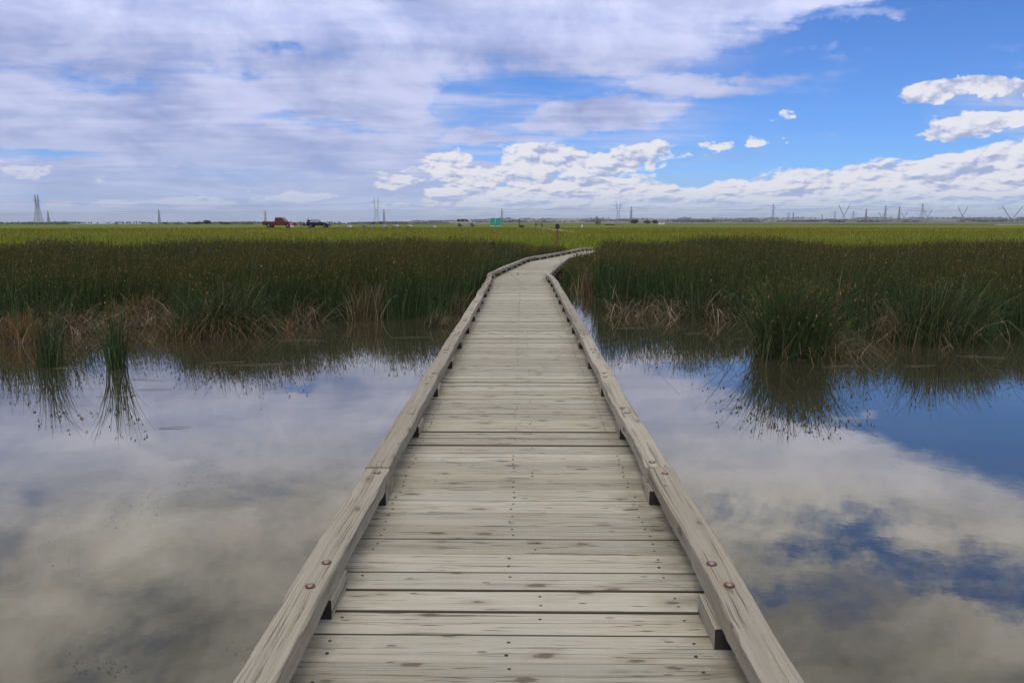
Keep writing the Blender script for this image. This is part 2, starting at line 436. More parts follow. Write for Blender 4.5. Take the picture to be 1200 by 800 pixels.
    s_hi = noi(vec(az * 1.0, el * 2.1 + az * .35, 5.0), 5.2, 8, .62, .6)
    lo_ = 1 - hi * .6
    dens = bias + ((s_big - .5) * .8 + (s_str - .5) * .8) * lo_ + (s_fine - .5) * .45 + (s_mid - .5) * 1.1 + (s_hi - .5) * (hi * 1.3 + .5)
    cover = mix_f(hi, dens.ss(-.24, .32), dens.ss(-.42, .48))
    veil = (s_str * .6 + s_fine * .5 + s_lump0 * .4).ss(.62, .95) * (az + w1 * .1).ss(azel(1000, 100)[0], azel(640, 100)[0]) * .8
    cover = cover.max(veil)
    # tone inside the sheet
    s_lump = noi(vec(az * 1.2, le * 2.0 + az * .12, 9.0), 7.5, 9, .62, .5)
    tone = ((s_big - .5) * .9 + (s_str - .5) * .9 + (s_fine - .5) * .7 + (s_mid - .5) * 1.2 + (s_lump - .5) * 1.5 + (s_hi - .5) * hi * 2.2 + .55).clamp()
    shade = tone * .26 + .88
    shade = shade * (1 + el.ss(R_(10), R_(15)) * .30 - el.ss(R_(16), R_(29)) * .62) + el.ss(R_(14.2), R_(20)) * (tone - .5) * .45 + el.ss(R_(32), R_(48)) * 1.7  # sky above view: dimmed band, then brightness added overhead to keep the lighting up
    sheet = mix(tone.ss(.1, .9), (3.55, 4.15, 7.0), (5.5, 5.85, 8.2))
    sheet = mix(el.ss(R_(12), R_(21)) * .92, sheet, (5.5, 5.45, 5.6))
    dark_low = el.ss(R_(7), R_(3)) * el.ss(R_(.4), R_(2)) * s_str.ss(.42, .62)
    sheet = scale_col(sheet, shade)
    sheet = mix(dark_low * .5, sheet, (3.2, 4.0, 6.9))
    # --- cumulus band and single clouds
    aR, eR = azel(1200, 168); aM, eM = azel(830, 211)
    band_top = (az - aM).max(0.0) * ((eR - eM) / (aR - aM)) + eM
    band_top = band_top + (aM - az).max(0.0).min(.3) * .07
    cb = (band_top - el) * 20.0
    cb = cb.min(az.ss(-.05, .08) * .16 + .18)
    cb = cb - az.ss(-.05, -.22) * .40
    cb = cb.max(blob(690, 190, 95, 21) * 1.1 - .48).max(blob(640, 180, 45, 20) * .85 - .48).max(blob(740, 180, 45, 16, .3) * .9 - .48)
    cb = cb.max(blob(1120, 110, 62, 11, .30) * .98 - .48).max(blob(1150, 148, 78, 13, .05) * 1.0 - .48).max(blob(1205, 103, 36, 11) * .9 - .48)
    cb = cb.max(blob(1130, 198, 120, 15) * .9 - .48).max(blob(880, 166, 22, 11) * .60 - .5).max(blob(920, 157, 34, 10) * .52 - .5).max(blob(912, 138, 28, 11) * .52 - .5).max(blob(845, 171, 28, 9) * .5 - .5).max(blob(955, 148, 22, 9) * .48 - .5)
    cb = cb.max(blob(525, 188, 40, 13) * .95 - .48).max(blob(15, 198, 36, 11) * .95 - .48)
    for g in ((110, 240, 60, 9, .62), (240, 240, 70, 9, .6), (330, 232, 90, 9, .66), (470, 215, 80, 10, .66), (440, 240, 90, 8, .62)): cb = cb.max(blob(*g[:4]) * g[4] - .48)
    def billow(a_, l_):
        q1 = noi(vec(a_, l_, 1.0), 30.0, 3, .6) - .5; q2 = noi(vec(a_ + 3.0, l_, 1.0), 30.0, 3, .6) - .5
        n = voro(vec(a_ + q1 * .030, l_ + q2 * .030, 0.0), 24.0, 'SMOOTH_F1'); n.inputs['Smoothness'].default_value = .35
        n.inputs['Detail'].default_value = 3.0; n.inputs['Roughness'].default_value = .5; n.normalize = True
        return 1 - X(n.outputs['Distance'])
    b0 = billow(az, le); b1 = billow(az - .003, le + .0075)
    c_row = noi(vec(az * 1.3, le * 2.6, 3.0), 12.0, 8, .6, .3)
    cdens = cb + (c_hi - .5) * .95 + (c_lo - .5) * .55 + (c_row - .5) * .45 + (b0 - .62) * .75
    ccov = cdens.ss(.0, .15)
    lit = ((c_hi - c_hi2) * 2.4 + (b0 - b1) * 2.3 + (c_row - .5) * .8 + (b0 - .6) * .5 + .60).clamp()
    lit = lit * (1 - cdens.ss(.3, .8) * .15)
    cum = mix(lit.ss(.15, .8), (3.9, 4.5, 6.9), (8.6, 8.5, 9.1))
    cum = mix(el.ss(R_(2.6), R_(.3)) * .45, cum, (4.7, 5.9, 8.4))
    # --- blue sky, deeper and more violet as this camera renders it
    skyc = mix(1.0, sky.outputs[0], (.42, .70, 1.22), 'MULTIPLY')
    col = mix(cover * .96, skyc, sheet)
    hz = el.ss(R_(4.5), R_(0))
    col = mix(hz * .5, col, (4.5, 5.8, 8.4))
    col = mix(ccov * (.95 - el.ss(R_(2.4), R_(.2)) * .4) * (1 - az.ss(-.10, -.25) * .45), col, cum)
    gr = dz.ss(0.0, -.02)
    col = mix(gr, col, (1.0, 1.1, .7))
    nt.links.new(col, bg.inputs[0]); bg.inputs[1].default_value = .1
    try: w.cycles.sampling_method = 'MANUAL'; w.cycles.sample_map_resolution = 512
    except Exception: pass
build_world()

sl = bpy.data.lights.new('sun', 'SUN'); sl.energy = 1.25; sl.angle = R_(24); sl.color = (1, .92, .79)
so = bpy.data.objects.new('sun', sl); COL.objects.link(so)
sd_ = Vector((math.sin(R_(SUN_AZ)) * math.cos(R_(SUN_EL)), math.cos(R_(SUN_AZ)) * math.cos(R_(SUN_EL)), math.sin(R_(SUN_EL))))
so.rotation_euler = sd_.to_track_quat('Z', 'Y').to_euler(); so.location = (0, -20, 60)

cam = bpy.data.cameras.new('camera'); co = bpy.data.objects.new('camera', cam); COL.objects.link(co)
cam.sensor_width = 36; cam.lens = F * 36 / 1200; cam.clip_start = .05; cam.clip_end = 60000
co.location = (0, 0, EYE); co.rotation_euler = (R_(90 - 8.5), 0, math.atan(12 / F)); scene.camera = co

# ------------------------------------------------------------------ terrain and water
RT = np.array([0, 38, 43, 47, 52, 60, 80, 110, 142, 200, 300, 380, 500, 800, 1500, 3000, 5000, 8500, 16000], float)
ZL = np.array([-1.0, -.85, -.55, -.22, 0, .14, .34, .50, .62, .76, .93, .2, -3, -5, -5, -6, -8, -8, -20])
ZR = np.array([-1.0, -.85, -.55, -.22, 0, .14, .34, .50, .62, .76, .93, .2, -3, -3, 0, 5, 15, 42, 45])
def terrain(x, y):
    x = np.asarray(x, float); y = np.asarray(y, float); r = np.hypot(x, y); a = np.arctan2(x, y)
    k = smooth(-.24, -.02, a); z = np.interp(r, RT, ZL) * (1 - k) + np.interp(r, RT, ZR) * k
    z = z + smooth(55, 90, r) * (1 - smooth(220, 320, r)) * (fbm(x * .04 + 50, y * .04 + 50, 3) - .5) * .22
    z = z + smooth(3500, 7000, r) * (fbm(a * 14 + 30, r * .0006 + 5, 9) - .5) * 26 * k
    return z
def tz(x, y): return float(terrain(x, y))
rings = np.concatenate([[.5, 10, 20, 30], np.arange(36, 62, 1.0), np.arange(62, 150, 3.0), np.arange(150, 420, 8.0), np.geomspace(430, 16000, 60)])
NA = 720; ang = np.linspace(-math.pi, math.pi, NA, endpoint=False)
RR, AA = np.meshgrid(rings, ang, indexing='ij'); gx, gy = RR * np.sin(AA), RR * np.cos(AA)
gv = np.stack([gx, gy, terrain(gx, gy)], -1).reshape(-1, 3)
i, j = np.meshgrid(np.arange(len(rings) - 1), np.arange(NA), indexing='ij'); j2 = (j + 1) % NA
gq = np.stack([i * NA + j, (i + 1) * NA + j, (i + 1) * NA + j2, i * NA + j2], -1).reshape(-1, 4)[:, ::-1]
tag(np_mesh('ground', gv, gq, M['ground']), kind='structure')
wm = MB(); nW = 64
wm.v = [(54 * math.cos(2 * math.pi * k / nW), 54 * math.sin(2 * math.pi * k / nW), WATER) for k in range(nW)]
wm.face(range(nW)); tag(wm.build('pond_water', M['water']), kind='structure')

# ------------------------------------------------------------------ boardwalk
CP = [(-9, -.02), (19.2, -.022), (22.2, -.09), (27, .42), (32.0, 1.0), (34.2, 1.62), (38.6, 2.75), (47, 4.75), (49, 5.2)]
def cx(y): return float(np.interp(y, [p[0] for p in CP], [p[1] for p in CP]))
def cxs(y): return sum(cx(y + d) for d in (-.3, -.15, 0, .15, .3)) / 5
def ctan(y):
    t = Vector((cxs(y + .15) - cxs(y - .15), .3, 0)); return t.normalized()
def zdeck(y): return -max(0, (y - 44)) * .02
def side_pt(y, off, z):
    t = ctan(y); n = Vector((t.y, -t.x, 0)); return Vector((cxs(y), y, 0)) + n * off + Vector((0, 0, z + zdeck(y)))
bw = empty('boardwalk', (0, 0, 0), 0, 'long weathered grey plank boardwalk with low timber kerbs crossing the pond into the reeds', 'boardwalk')

dk = MB(); nails = MB(); y = -8.0; k = 0; PITCH = .1868
while y < 48.4:
    g = random.uniform(.005, .009); gw = random.random()
    if gw > .75: g = .011
    ya, yb = y + g / 2, y + PITCH - g / 2; pid = random.random()
    if abs(y - 6.86) < .1 or abs(y - 5.93) < .1: pid = .97
    wl = -.865 + random.uniform(-.012, .012); wr = .845 + random.uniform(-.012, .012)
    NS = 14; dz = random.uniform(-.0025, .0025); tilt = random.uniform(-.0022, .0022); ph = random.uniform(0, 50); n0 = len(dk.v)
    ch = .0038
    for s in range(NS + 1):
        off = wl + (wr - wl) * s / NS
        e0 = (mnoise.noise(Vector((off * 3, ph, 0)))) * .0022; e1 = (mnoise.noise(Vector((off * 3, ph + 9, 0)))) * .0022
        prof = [(ya + e0, -.04), (ya + e0, -ch), (ya + e0 + ch, 0), ((ya + yb) / 2, .0006), (yb + e1 - ch, 0), (yb + e1, -ch), (yb + e1, -.04)]
        for yy, zz in prof:
            p = side_pt(yy, off, zz + dz + tilt * (1 if yy > (ya + yb) / 2 else -1)); dk.v.append(tuple(p))
    m = 7
    def U(s, q): return (wl + (wr - wl) * s / NS, [0, .04, .045, .135, .225, .23, .27][q])
    for s in range(NS):
        for q in range(m - 1):
            a = n0 + s * m + q
            dk.face((a, a + m, a + m + 1, a + 1), [U(s, q), U(s + 1, q), U(s + 1, q + 1), U(s, q + 1)], pid, 1 if q in (0, m - 2) or (q == 1 and gw > .55) else 0)
        a = n0 + s * m; dk.face((a, a + m - 1, a + 2 * m - 1, a + m), None, pid)
    dk.face([n0 + q for q in range(m)], None, pid); dk.face([n0 + NS * m + q for q in reversed(range(m))], None, pid)
    if y < 30:
        for row in (-.70, random.choice((-.03, -.03, -.035, .09)), .66):
            for fy in (.27, .72):
                if random.random() < .06: continue
                p = side_pt(ya + (yb - ya) * (fy + random.uniform(-.05, .05)), row + random.uniform(-.012, .012), dz)
                r = .0055; n1 = len(nails.v)
                for q in range(8):
                    a = 2 * math.pi * q / 8; nails.v.append((p.x + r * math.cos(a) * 1.25, p.y + r * math.sin(a), p.z + .0018))
                for q in range(8):
                    a = 2 * math.pi * q / 8; nails.v.append((p.x + r * math.cos(a) * 1.4, p.y + r * math.sin(a) * 1.1, p.z - .004))
                nails.face([n1 + q for q in range(8)])
                for q in range(8): nails.face((n1 + q, n1 + 8 + q, n1 + 8 + (q + 1) % 8, n1 + (q + 1) % 8))
    y += PITCH; k += 1
dk.build('deck', [M['deck'], M['plank_edge']], bw)
tag(nails.build('nail_heads', M['nail'], bw), kind='stuff')

def timber(yspan, off, z0, w, h, ch, seg, jit, pid, mb=None, emi=0, warp=0.0):
    """a bar that follows the walk: offset from its centre line, bottom height z0"""
    mb = mb or MB(); n0 = len(mb.v); ys = np.linspace(yspan[0], yspan[1], seg + 1); ph = random.uniform(0, 90)
    prof = [(-w / 2 + ch, 0), (w / 2 - ch, 0), (w / 2, ch), (w / 2, h - ch), (w / 2 - ch, h), (0, h + .001), (-w / 2 + ch, h), (-w / 2, h - ch), (-w / 2, ch)]
    per = [0]
    for q in range(len(prof)): a, b = prof[q], prof[(q + 1) % len(prof)]; per.append(per[-1] + math.hypot(a[0] - b[0], a[1] - b[1]))
    m = len(prof)
    for yy in ys:
        for q, (ox, oz) in enumerate(prof):
            jx = warp * mnoise.noise(Vector((yy * .9, ph, 8))) + mnoise.noise(Vector((yy * 4.1, ph + q, 0))) * jit + mnoise.noise(Vector((yy * 19, ph + q, 5))) * jit * .45; jz = mnoise.noise(Vector((yy * 5, ph + q, 3))) * jit * .7
            mb.v.append(tuple(side_pt(yy, off + ox + jx, z0 + oz + (jz if q > 2 else 0))))
    for s in range(seg):
        for q in range(m):
            q2 = (q + 1) % m; a = n0 + s * m
            mb.face((a + q, a + q2, a + m + q2, a + m + q)[::-1], [(ys[s], per[q]), (ys[s], per[q + 1]), (ys[s + 1], per[q + 1]), (ys[s + 1], per[q])][::-1], pid)
    mb.face([n0 + q for q in range(m)], [(p[0] * .1, p[1]) for p in prof], pid, emi); e = n0 + seg * m
    mb.face([e + q for q in reversed(range(m))], [(p[0] * .1, p[1]) for p in reversed(prof)], pid, emi)
    return mb
BL = .28; BS = 1.39; B0 = 2.86
BH, KH = .082, .092
proto_bolt = None
def add_bolt(beam, yy, off, z):
    r = random.uniform(.0185, .0215); p = side_pt(yy, off, z)
    rg = MB(); rg.lathe((0, 0, 0), [(r, -.006), (r, .0015), (r * .93, .003), (r * .78, .0022), (r * .74, .0005)], 16)
    o = rg.build('bolt', M['rust'], beam); o.location = p
    hd = MB(); hd.lathe((0, 0, 0), [(r * .72, -.003), (r * .70, .003), (r * .5, .0062), (r * .2, .0075)], 14)
    hd.build('bolt_head', M['bolt'], o)
for sgn, inner, wd in ((-1, -.743, .134), (1, .742, .134)):
    nb = 0
    for kb in range(-6, 33):
        ya = B0 + BS * kb + random.uniform(-.02, .02)
        if kb in (-1, 0, 1, 2, 3) : ya = B0 + BS * kb + {-1: 0, 0: .09, 1: -.01, 2: .02, 3: -.02}[kb] * (1 if sgn < 0 else -1.3)
        timber((ya, ya + BL), inner + sgn * (.055 + random.uniform(-.005, .004)), .001, .126, BH - .002, .003, 4, .0015, random.uniform(.0, .8), None, 1).build('spacer_block', [M['curb'], M['block_end']], bw)
    for kb in range(-7, 33, 2):                    # beams span two bays, joints over every second block
        y0 = B0 + BS * kb + .13 + (.03 if sgn > 0 else 0); y1 = y0 + 2 * BS - .006; y1 = min(y1, 48.2)
        if y1 - y0 < .5: continue
        jo = random.uniform(-.007, .007)
        if sgn > 0 and kb == -1: jo = .016
        if sgn > 0 and kb == 1: jo = -.006
        if sgn < 0 and kb == -1: jo = .002
        beam = timber((y0, y1), inner + sgn * (wd / 2) + jo, BH, wd, KH + random.uniform(-.003, .003), .007, 46 if y0 < 8 else 16, .0065, random.uniform(.05, .8), None, 0, .016).build('kerb_beam', M['curb'], bw)
        if y0 < 27:
            ofc = inner + sgn * (wd / 2) + jo - .012 * sgn
            for yy in (y0 + .11, y0 + BS - .10, y0 + BS + .09, y1 - .10):
                if yy > .6: add_bolt(beam, yy + random.uniform(-.02, .02), ofc + random.uniform(-.012, .012), BH + KH + .001)
for off in (-.62, 0, .6):
    timber((-8, 48), off, -.19, .09, .148, .003, 60, .001, .3).build('stringer', M['under'], bw)
for kk in range(18):
    yy = -7.2 + kk * 2.9
    p = side_pt(yy, 0, 0); t = ctan(yy); rz = math.atan2(t.y, t.x) - math.pi / 2
    c = MB(); c.box((p.x, p.y, -.27), (1.72, .14, .155), rz, .4); c.build('cross_beam', M['under'], bw)
    for off in (-.7, .7):
        q = side_pt(yy, off, 0); pm = MB(); pm.tube([(q.x, q.y, -1.3), (q.x, q.y, -.35)], [.075, .072], 10); pm.build('support_post', M['under'], bw)

# ------------------------------------------------------------------ blades
def blades(bx, by, bz, h, w, lean, ldir, curl, rnd, patch, K=4, seed_frac=0.0, seed_size=.03, face=None, vary=None):
    """numpy strips: N blades with K rings; returns verts, quads, attrs (and seed heads)"""
    N = len(bx); t = np.linspace(0, 1, K)
    fa = rng.uniform(0, 2 * math.pi, N) if face is None else face
    ex, ey = np.cos(fa), np.sin(fa); lx, ly = np.sin(ldir), np.cos(ldir)
    V = np.zeros((N, K, 2, 3)); tip = np.zeros((N, K, 2))
    for q, tt in enumerate(t):
        s = lean * (tt * (1 - curl) + curl * tt ** 2.2)
        zz = h * tt * np.sqrt(np.clip(1 - .55 * (s * tt) ** 2, .05, 1)) - h * curl * np.clip(lean - .7, 0, 3) * tt ** 3 * .45
        ox = bx + lx * h * s; oy = by + ly * h * s
        ww = w * (1 - .75 * tt ** 2) * .5
        for e, sg in ((0, -1), (1, 1)):
            V[:, q, e, 0] = ox + ex * ww * sg; V[:, q, e, 1] = oy + ey * ww * sg; V[:, q, e, 2] = bz + zz
        tip[:, q, :] = tt
    base = np.arange(N)[:, None] * (K * 2)
    Q = []
    for q in range(K - 1):
        Q.append(np.concatenate([base + q * 2, base + q * 2 + 1, base + q * 2 + 3, base + q * 2 + 2], 1))
    Q = np.concatenate(Q); verts = V.reshape(-1, 3)
    at = {'rnd': np.repeat(rnd, K * 2), 'tip': tip.reshape(-1), 'patch': np.repeat(patch, K * 2)}
    mi = np.zeros(len(Q), int)
    if seed_frac > 0:
        sel = np.where(rng.random(N) < seed_frac)[0]; reps = 3
        sel = np.repeat(sel, reps); n = len(sel)
        tipc = V[sel, -1].mean(1); prev = V[sel, -2].mean(1)
        fr = rng.uniform(.55, 1.0, n)[:, None]; c = prev + (tipc - prev) * fr + rng.normal(0, seed_size * .55, (n, 3)) * [1, 1, .5]
        a = rng.uniform(0, 2 * math.pi, n); sz = (seed_size * rng.uniform(.5, 1.2, n) * np.clip(w[sel] / .009, 1, 2.2))[:, None]
        d1 = np.stack([np.cos(a), np.sin(a), rng.uniform(-.6, .3, n)], 1) * sz * .42; d2 = np.stack([np.cos(a + 1.6) * .3, np.sin(a + 1.6) * .3, rng.uniform(-1.2, -.5, n)], 1) * sz
        sv = np.stack([c + d1, c + d2, c - d1, c - d2 * .6], 1).reshape(-1, 3); o = len(verts)
        sq = (np.arange(n)[:, None] * 4 + np.arange(4)[None]) + o
        verts = np.concatenate([verts, sv]); Q = np.concatenate([Q, sq]); mi = np.concatenate([mi, np.ones(n, int)])
        r2 = rng.random(n)
        at = {'rnd': np.concatenate([at['rnd'], np.repeat(r2, 4)]), 'tip': np.concatenate([at['tip'], np.ones(n * 4)]), 'patch': np.concatenate([at['patch'], np.repeat(patch[sel], 4)])}
    return verts, Q, at, mi

def front_table(rows):
    a, r = [], []
    for px, py in rows:
        D = gD(py, EYE - WATER); xx = uX(px, D); a.append(math.atan2(xx, D)); r.append(math.hypot(xx, D))
    return np.array(a), np.array(r)
FL = front_table([(-420, 400), (0, 398), (60, 394), (130, 381), (185, 379), (198, 396), (300, 391), (350, 380), (420, 376), (480, 376), (535, 374), (552, 366), (560, 352)])
FR = front_table([(652, 338), (690, 344), (700, 356), (715, 366), (750, 370), (860, 377), (1000, 386), (1040, 390), (1060, 396), (1100, 402), (1200, 396), (1330, 392), (1650, 398)])
def reed_bed(name, side, label):
    tabA, tabR = (FL if side < 0 else FR)
    n = 350000
    a = rng.uniform(-.92, .10, n) if side < 0 else rng.uniform(.0, .92, n)
    r = np.sqrt(rng.uniform(12 ** 2, 43.5 ** 2, n))
    x, y = r * np.sin(a), r * np.cos(a)
    fr = np.interp(a, tabA, tabR) + (fbm(a * 55 + 99, a * 0 + 1, 2) - .5) * 2.0 + .1
    dens = np.interp(r, [12, 17, 22, 30, 43], [1.0, .95, .55, .34, .26])
    clump = fbm(x * .9 + 40, y * .9 + 40, 5)
    inn = r - fr
    keep = (inn > 0) & (rng.random(n) < dens * np.clip(.35 + clump * 1.25, 0, 1) * np.clip(.55 + inn * .9, 0, 1))
    cxx = np.interp(y, [p[0] for p in CP], [p[1] for p in CP])
    dx = x - cxx
    keep &= (dx < -1.0 - .1 * rng.random(n)) if side < 0 else (dx > 1.02 + .1 * rng.random(n) )
    if side < 0: keep &= ~((y < 17.5) & (dx > -1.6) & (rng.random(n) < .85))
    keep &= ~((y > 45.5) & (np.abs(dx) < 2.2)); keep &= r < 41.5 + 5 * (side < 0) * smooth(-.06, .0, a) + (fbm(a * 30 + 7, a * 0, 8) - .5) * 4
    x, y, r, a, inn, fr, clump = (q[keep] for q in (x, y, r, a, inn, fr, clump)); n = len(x)
    hn = fbm(x * .35 + 60, y * .35 + 60, 21)
    hn3 = fbm(x * .12 + 5, y * .12 + 5, 41, 2); hn2 = fbm(x * 1.1 + 60, y * 1.1 + 60, 27, 2)
    h = 1.12 + (hn3 - .5) * .35 + (hn - .5) * .85 + (hn2 - .5) * .55 * smooth(30, 18, r) + rng.normal(0, .13, n) - .18 * smooth(2.0, 0, inn)
    h += -.20 * smooth(22, 40, r)
    if side > 0: h += .22 * smooth(3.2, 1.2, x - 1.0) * smooth(14, 17, y) * smooth(30, 22, y) + .12 * smooth(.16, .02, a) * smooth(32, 22, r)
    if side > 0:                                   # lower growth along the walk
        ln_ = smooth(.107, .085, a) * smooth(19, 23, r); h = h * (1 - .33 * ln_)
    else:
        ln_ = smooth(-.03, .02, a) * smooth(24, 28, r); h = h * (1 - .22 * ln_)
    rnd = rng.random(n); short = rnd > .93
    h = np.where(short, h * rng.uniform(.5, .95, n), h) * np.where(rng.random(n) < .16, rng.uniform(.6, .9, n), 1) * np.where(rng.random(n) < .03, rng.uniform(1.05, 1.18, n), 1)
    w = np.interp(r, [12, 18, 30, 42], [.0085, .0095, .015, .020]) * rng.uniform(.7, 1.25, n)
    lean = np.abs(rng.normal(.10, .12, n)) + np.where(rng.random(n) < .10, rng.uniform(.2, .8, n), 0) + .10 * smooth(1.2, 0, inn)
    lean = lean * (.6 + 1.1 * fbm(x * .8 + 33, y * .8 + 33, 51)); wind = rng.random(n) < .55
    ldir = np.where(wind, rng.normal(1.45, .6, n), rng.uniform(-math.pi, math.pi, n))
    ldir = np.where((inn < .6) & (rng.random(n) < .5), np.arctan2(-x, -y) + rng.normal(0, .8, n), ldir)
    patch = fbm(x * .16 + 20, y * .3 + 20, 33, 4) + rng.normal(0, .05, n)
    v, q, at, mi = blades(x, y, np.full(n, WATER - .06), h + .06, w, lean, ldir, .75, rnd, patch, 4, .42, .024)
    o = np_mesh(name, v, q, [M['reed'], M['seed']], at, mi); tag(o, label, 'reeds', None, 'stuff'); return n
nl = reed_bed('bulrush_bed', -1, 'dense dark green bulrushes with brown seed heads filling the pond edge left of the boardwalk')
nr = reed_bed('bulrush_bed', 1, 'dense dark green bulrushes with brown seed heads filling the pond edge right of the boardwalk')
print('reeds', nl, nr)
# dead litter lying in the foot of the beds
def litter(side):
    tabA, tabR = (FL if side < 0 else FR); n = 5200
    a = rng.uniform(-.8, -.065, n) if side < 0 else rng.uniform(.06, .8, n)
    r = np.interp(a, tabA, tabR) + np.abs(rng.normal(0, .55, n)) - .05; x, y = r * np.sin(a), r * np.cos(a)
    cl = fbm(x * .8 + 10, y * .8 + 10, 77); k = cl > .63; x, y = x[k], y[k]; n = len(x)
    v, q, at, mi = blades(x, y, np.full(n, WATER - .03), rng.uniform(.25, .85, n), rng.uniform(.006, .012, n), rng.uniform(.4, 2.0, n), rng.uniform(-3.14, 3.14, n), .7, rng.random(n), rng.random(n), 4)
    tag(np_mesh('dead_reed_litter', v, q, [M['straw']], at, mi), 'bent pale dead reed stems along the waterline ' + ('left' if side < 0 else 'right') + ' of the boardwalk', 'dead reeds', None, 'stuff')
litter(-1); litter(1)

# ------------------------------------------------------------------ meadow grass
n = 150000; a = rng.uniform(-.85, .85, n); r = 43 + (rng.random(n) ** 1.7) * 105; x, y = r * np.sin(a), r * np.cos(a)
keep = np.ones(n, bool)
TR = [(6.4, 91), (6.15, 97), (5.3, 110), (4.3, 124), (3.6, 140), (2.8, 170)]
trx = np.interp(y, [p[1] for p in TR], [p[0] for p in TR]); keep &= (y < 90) | (np.abs(x - trx) > np.interp(r, [48, 90, 120], [.2, .25, .65]))
x, y, r = x[keep], y[keep], r[keep]; n = len(x)
hh = rng.uniform(.18, .42, n) * (0.7 + .6 * fbm(x * .15 + 9, y * .15 + 9, 5)) * np.interp(r, [43, 60, 150], [1.1, .9, .55])
v, q, at, mi = blades(x, y, terrain(x, y) - .02, hh, np.interp(r, [43, 150], [.018, .06]) * rng.uniform(.6, 1.4, n), np.abs(rng.normal(.2, .15, n)), rng.normal(1.3, 1.2, n), .6, rng.random(n), fbm(x * .012 + 5, y * .09 + 5, 14, 4), 3)
tag(np_mesh('meadow_grass', v, q, M['meadow'], at, mi), 'yellow green meadow grass beyond the reeds', 'grass', None, 'stuff')
gp = MB(); tl = []
for i in range(len(TR) - 1):
    for s in range(4):
        f = s / 4; tl.append((TR[i][0] + (TR[i + 1][0] - TR[i][0]) * f, TR[i][1] + (TR[i + 1][1] - TR[i][1]) * f))
for x, y in tl:
    wv = .14 + .22 * smooth(85, 110, y)
    for s in (-1, -.3, .3, 1): gp.v.append((x + s * wv, y, tz(x + s * wv, y) + .03 + .02 * (abs(s) < .5)))
for i in range(len(tl) - 1):
    for s in range(3): b = i * 4 + s; gp.face((b, b + 1, b + 5, b + 4))
tag(gp.build('gravel_path', M['gravel']), kind='structure')

# ------------------------------------------------------------------ tussocks standing apart
def tussock(name, px, py, label, cat, mats, h, n, rad, lean=(.1, .5), wid=(.006, .01), seeds=0.0, group=None, curl=.7, K=5, rnd=(0, 1), ldir=None, mound=None):
    D = gD(py, EYE - WATER); X0, Y0 = uX(px, D), D
    rt = empty(name, (X0, Y0, WATER), 0, label, cat, group)
    ra = np.where(rng.random(n) < .7, np.sqrt(rng.random(n)), np.abs(rng.normal(0, .7, n))) * rad; th = rng.uniform(-math.pi, math.pi, n)
    bx, by = ra * np.sin(th), ra * np.cos(th) * .75
    out = np.arctan2(bx, by + 1e-6)
    ld = np.where(rng.random(n) < .62, out + rng.normal(0, 1.0, n), rng.normal(1.35, .8, n)) if ldir is None else rng.normal(ldir, .6, n)
    ln = rng.uniform(*lean, n) * (.45 + .7 * ra / max(rad, .01)) * np.exp(rng.normal(0, .35, n))
    hh = h * np.where(rng.random(n) < .3, rng.uniform(.3, .7, n), rng.uniform(.6, 1.1, n))
    bz = np.full(n, -.05)
    if mound: bz = mound * np.exp(-(ra / rad) ** 2 * 1.5) - .05
    groups = mats if isinstance(mats, list) else [(mats, 1.0, 'stems')]
    idx = rng.random(n); lo = 0
    for mt, frac, pn in groups:
        s = (idx >= lo) & (idx < lo + frac + 1e-9); lo += frac; c = s.sum()
        dead = pn == 'dead_stems'
        v, q, at, mi = blades(bx[s], by[s], bz[s], hh[s] * (.7 if dead else 1), rng.uniform(*wid, c), ln[s] * (1.8 if dead else 1) , ld[s], curl, rng.uniform(rnd[0], rnd[1], c), rng.random(c), K, 0 if dead else seeds, .03)
        np_mesh(pn, v, q, [M[mt], M['seed']], at, mi, rt)
    if mound:
        mb = MB(); prof = [(rad * .85, -.15), (rad * .72, 0.0), (rad * .5, mound * .5), (rad * .28, mound * .8), (.03, mound * .9)]
        mb.lathe((0, 0, 0), prof, 18); mb.v = [(vx * (1 + .5 * (mnoise.noise(Vector((vx * 4, vy * 4, px)))) ), vy * (.85 + .5 * mnoise.noise(Vector((vx * 4, vy * 4, px + 9)))), vz) for vx, vy, vz in mb.v]; mo = mb.build('root_mound', M['mud'], rt)
    return rt
m_, b_ = new_mat('dark_root_mud'); nn_ = noi(coord(), 9, 5, .65); setin(b_, Base_Color=mix(nn_, (.02, .017, .011), (.05, .04, .025)), Roughness=.95); M['mud'] = m_
SG = 'bulrush tufts standing in open water'
tussock('bulrush_tuft', 40, 431, 'small dark green bulrush tuft in open water nearest the left edge', 'reed tuft', 'reed', 1.02, 130, .18, (.02, .42), (.006, .010), .2, SG, .7, rnd=(0, .92))
tussock('bulrush_tuft', 122, 433, 'small dark green bulrush tuft in open water, right one of the left pair', 'reed tuft', 'reed', 1.05, 135, .17, (.02, .42), (.006, .010), .2, SG, .7, rnd=(0, .92))
tussock('bulrush_clump', 932, 417, 'large dense dark bulrush clump with dead stems at its foot, out in the right water', 'reed clump', [('reed', .84, 'stems'), ('straw', .10, 'dead_stems'), ('rusty_straw', .06, 'dead_stems')], 1.18, 1700, .50, (.06, .75), (.007, .011), .3, None, .7, rnd=(0, .93), mound=.02)
GT = 'grass tussocks along the waterline'
tussock('bulrush_clump', 960, 417, 'low spreading dark sedge and straw fringe on the right side of the large water clump', 'reed clump', [('sedge', .35, 'stems'), ('straw', .4, 'dead_stems'), ('rusty_straw', .25, 'dead_stems')], .75, 420, .45, (.3, 1.1), (.006, .010), 0, None, .75)
tussock('straw_tuft', 505, 383, 'small pale yellow dead tuft lying flat on the water beside the boardwalk', 'grass tuft', [('straw', .6, 'dead_stems'), ('sedge', .4, 'stems')], .55, 260, .20, (.3, .9), (.008, .013), 0, GT, .5, ldir=1.0)
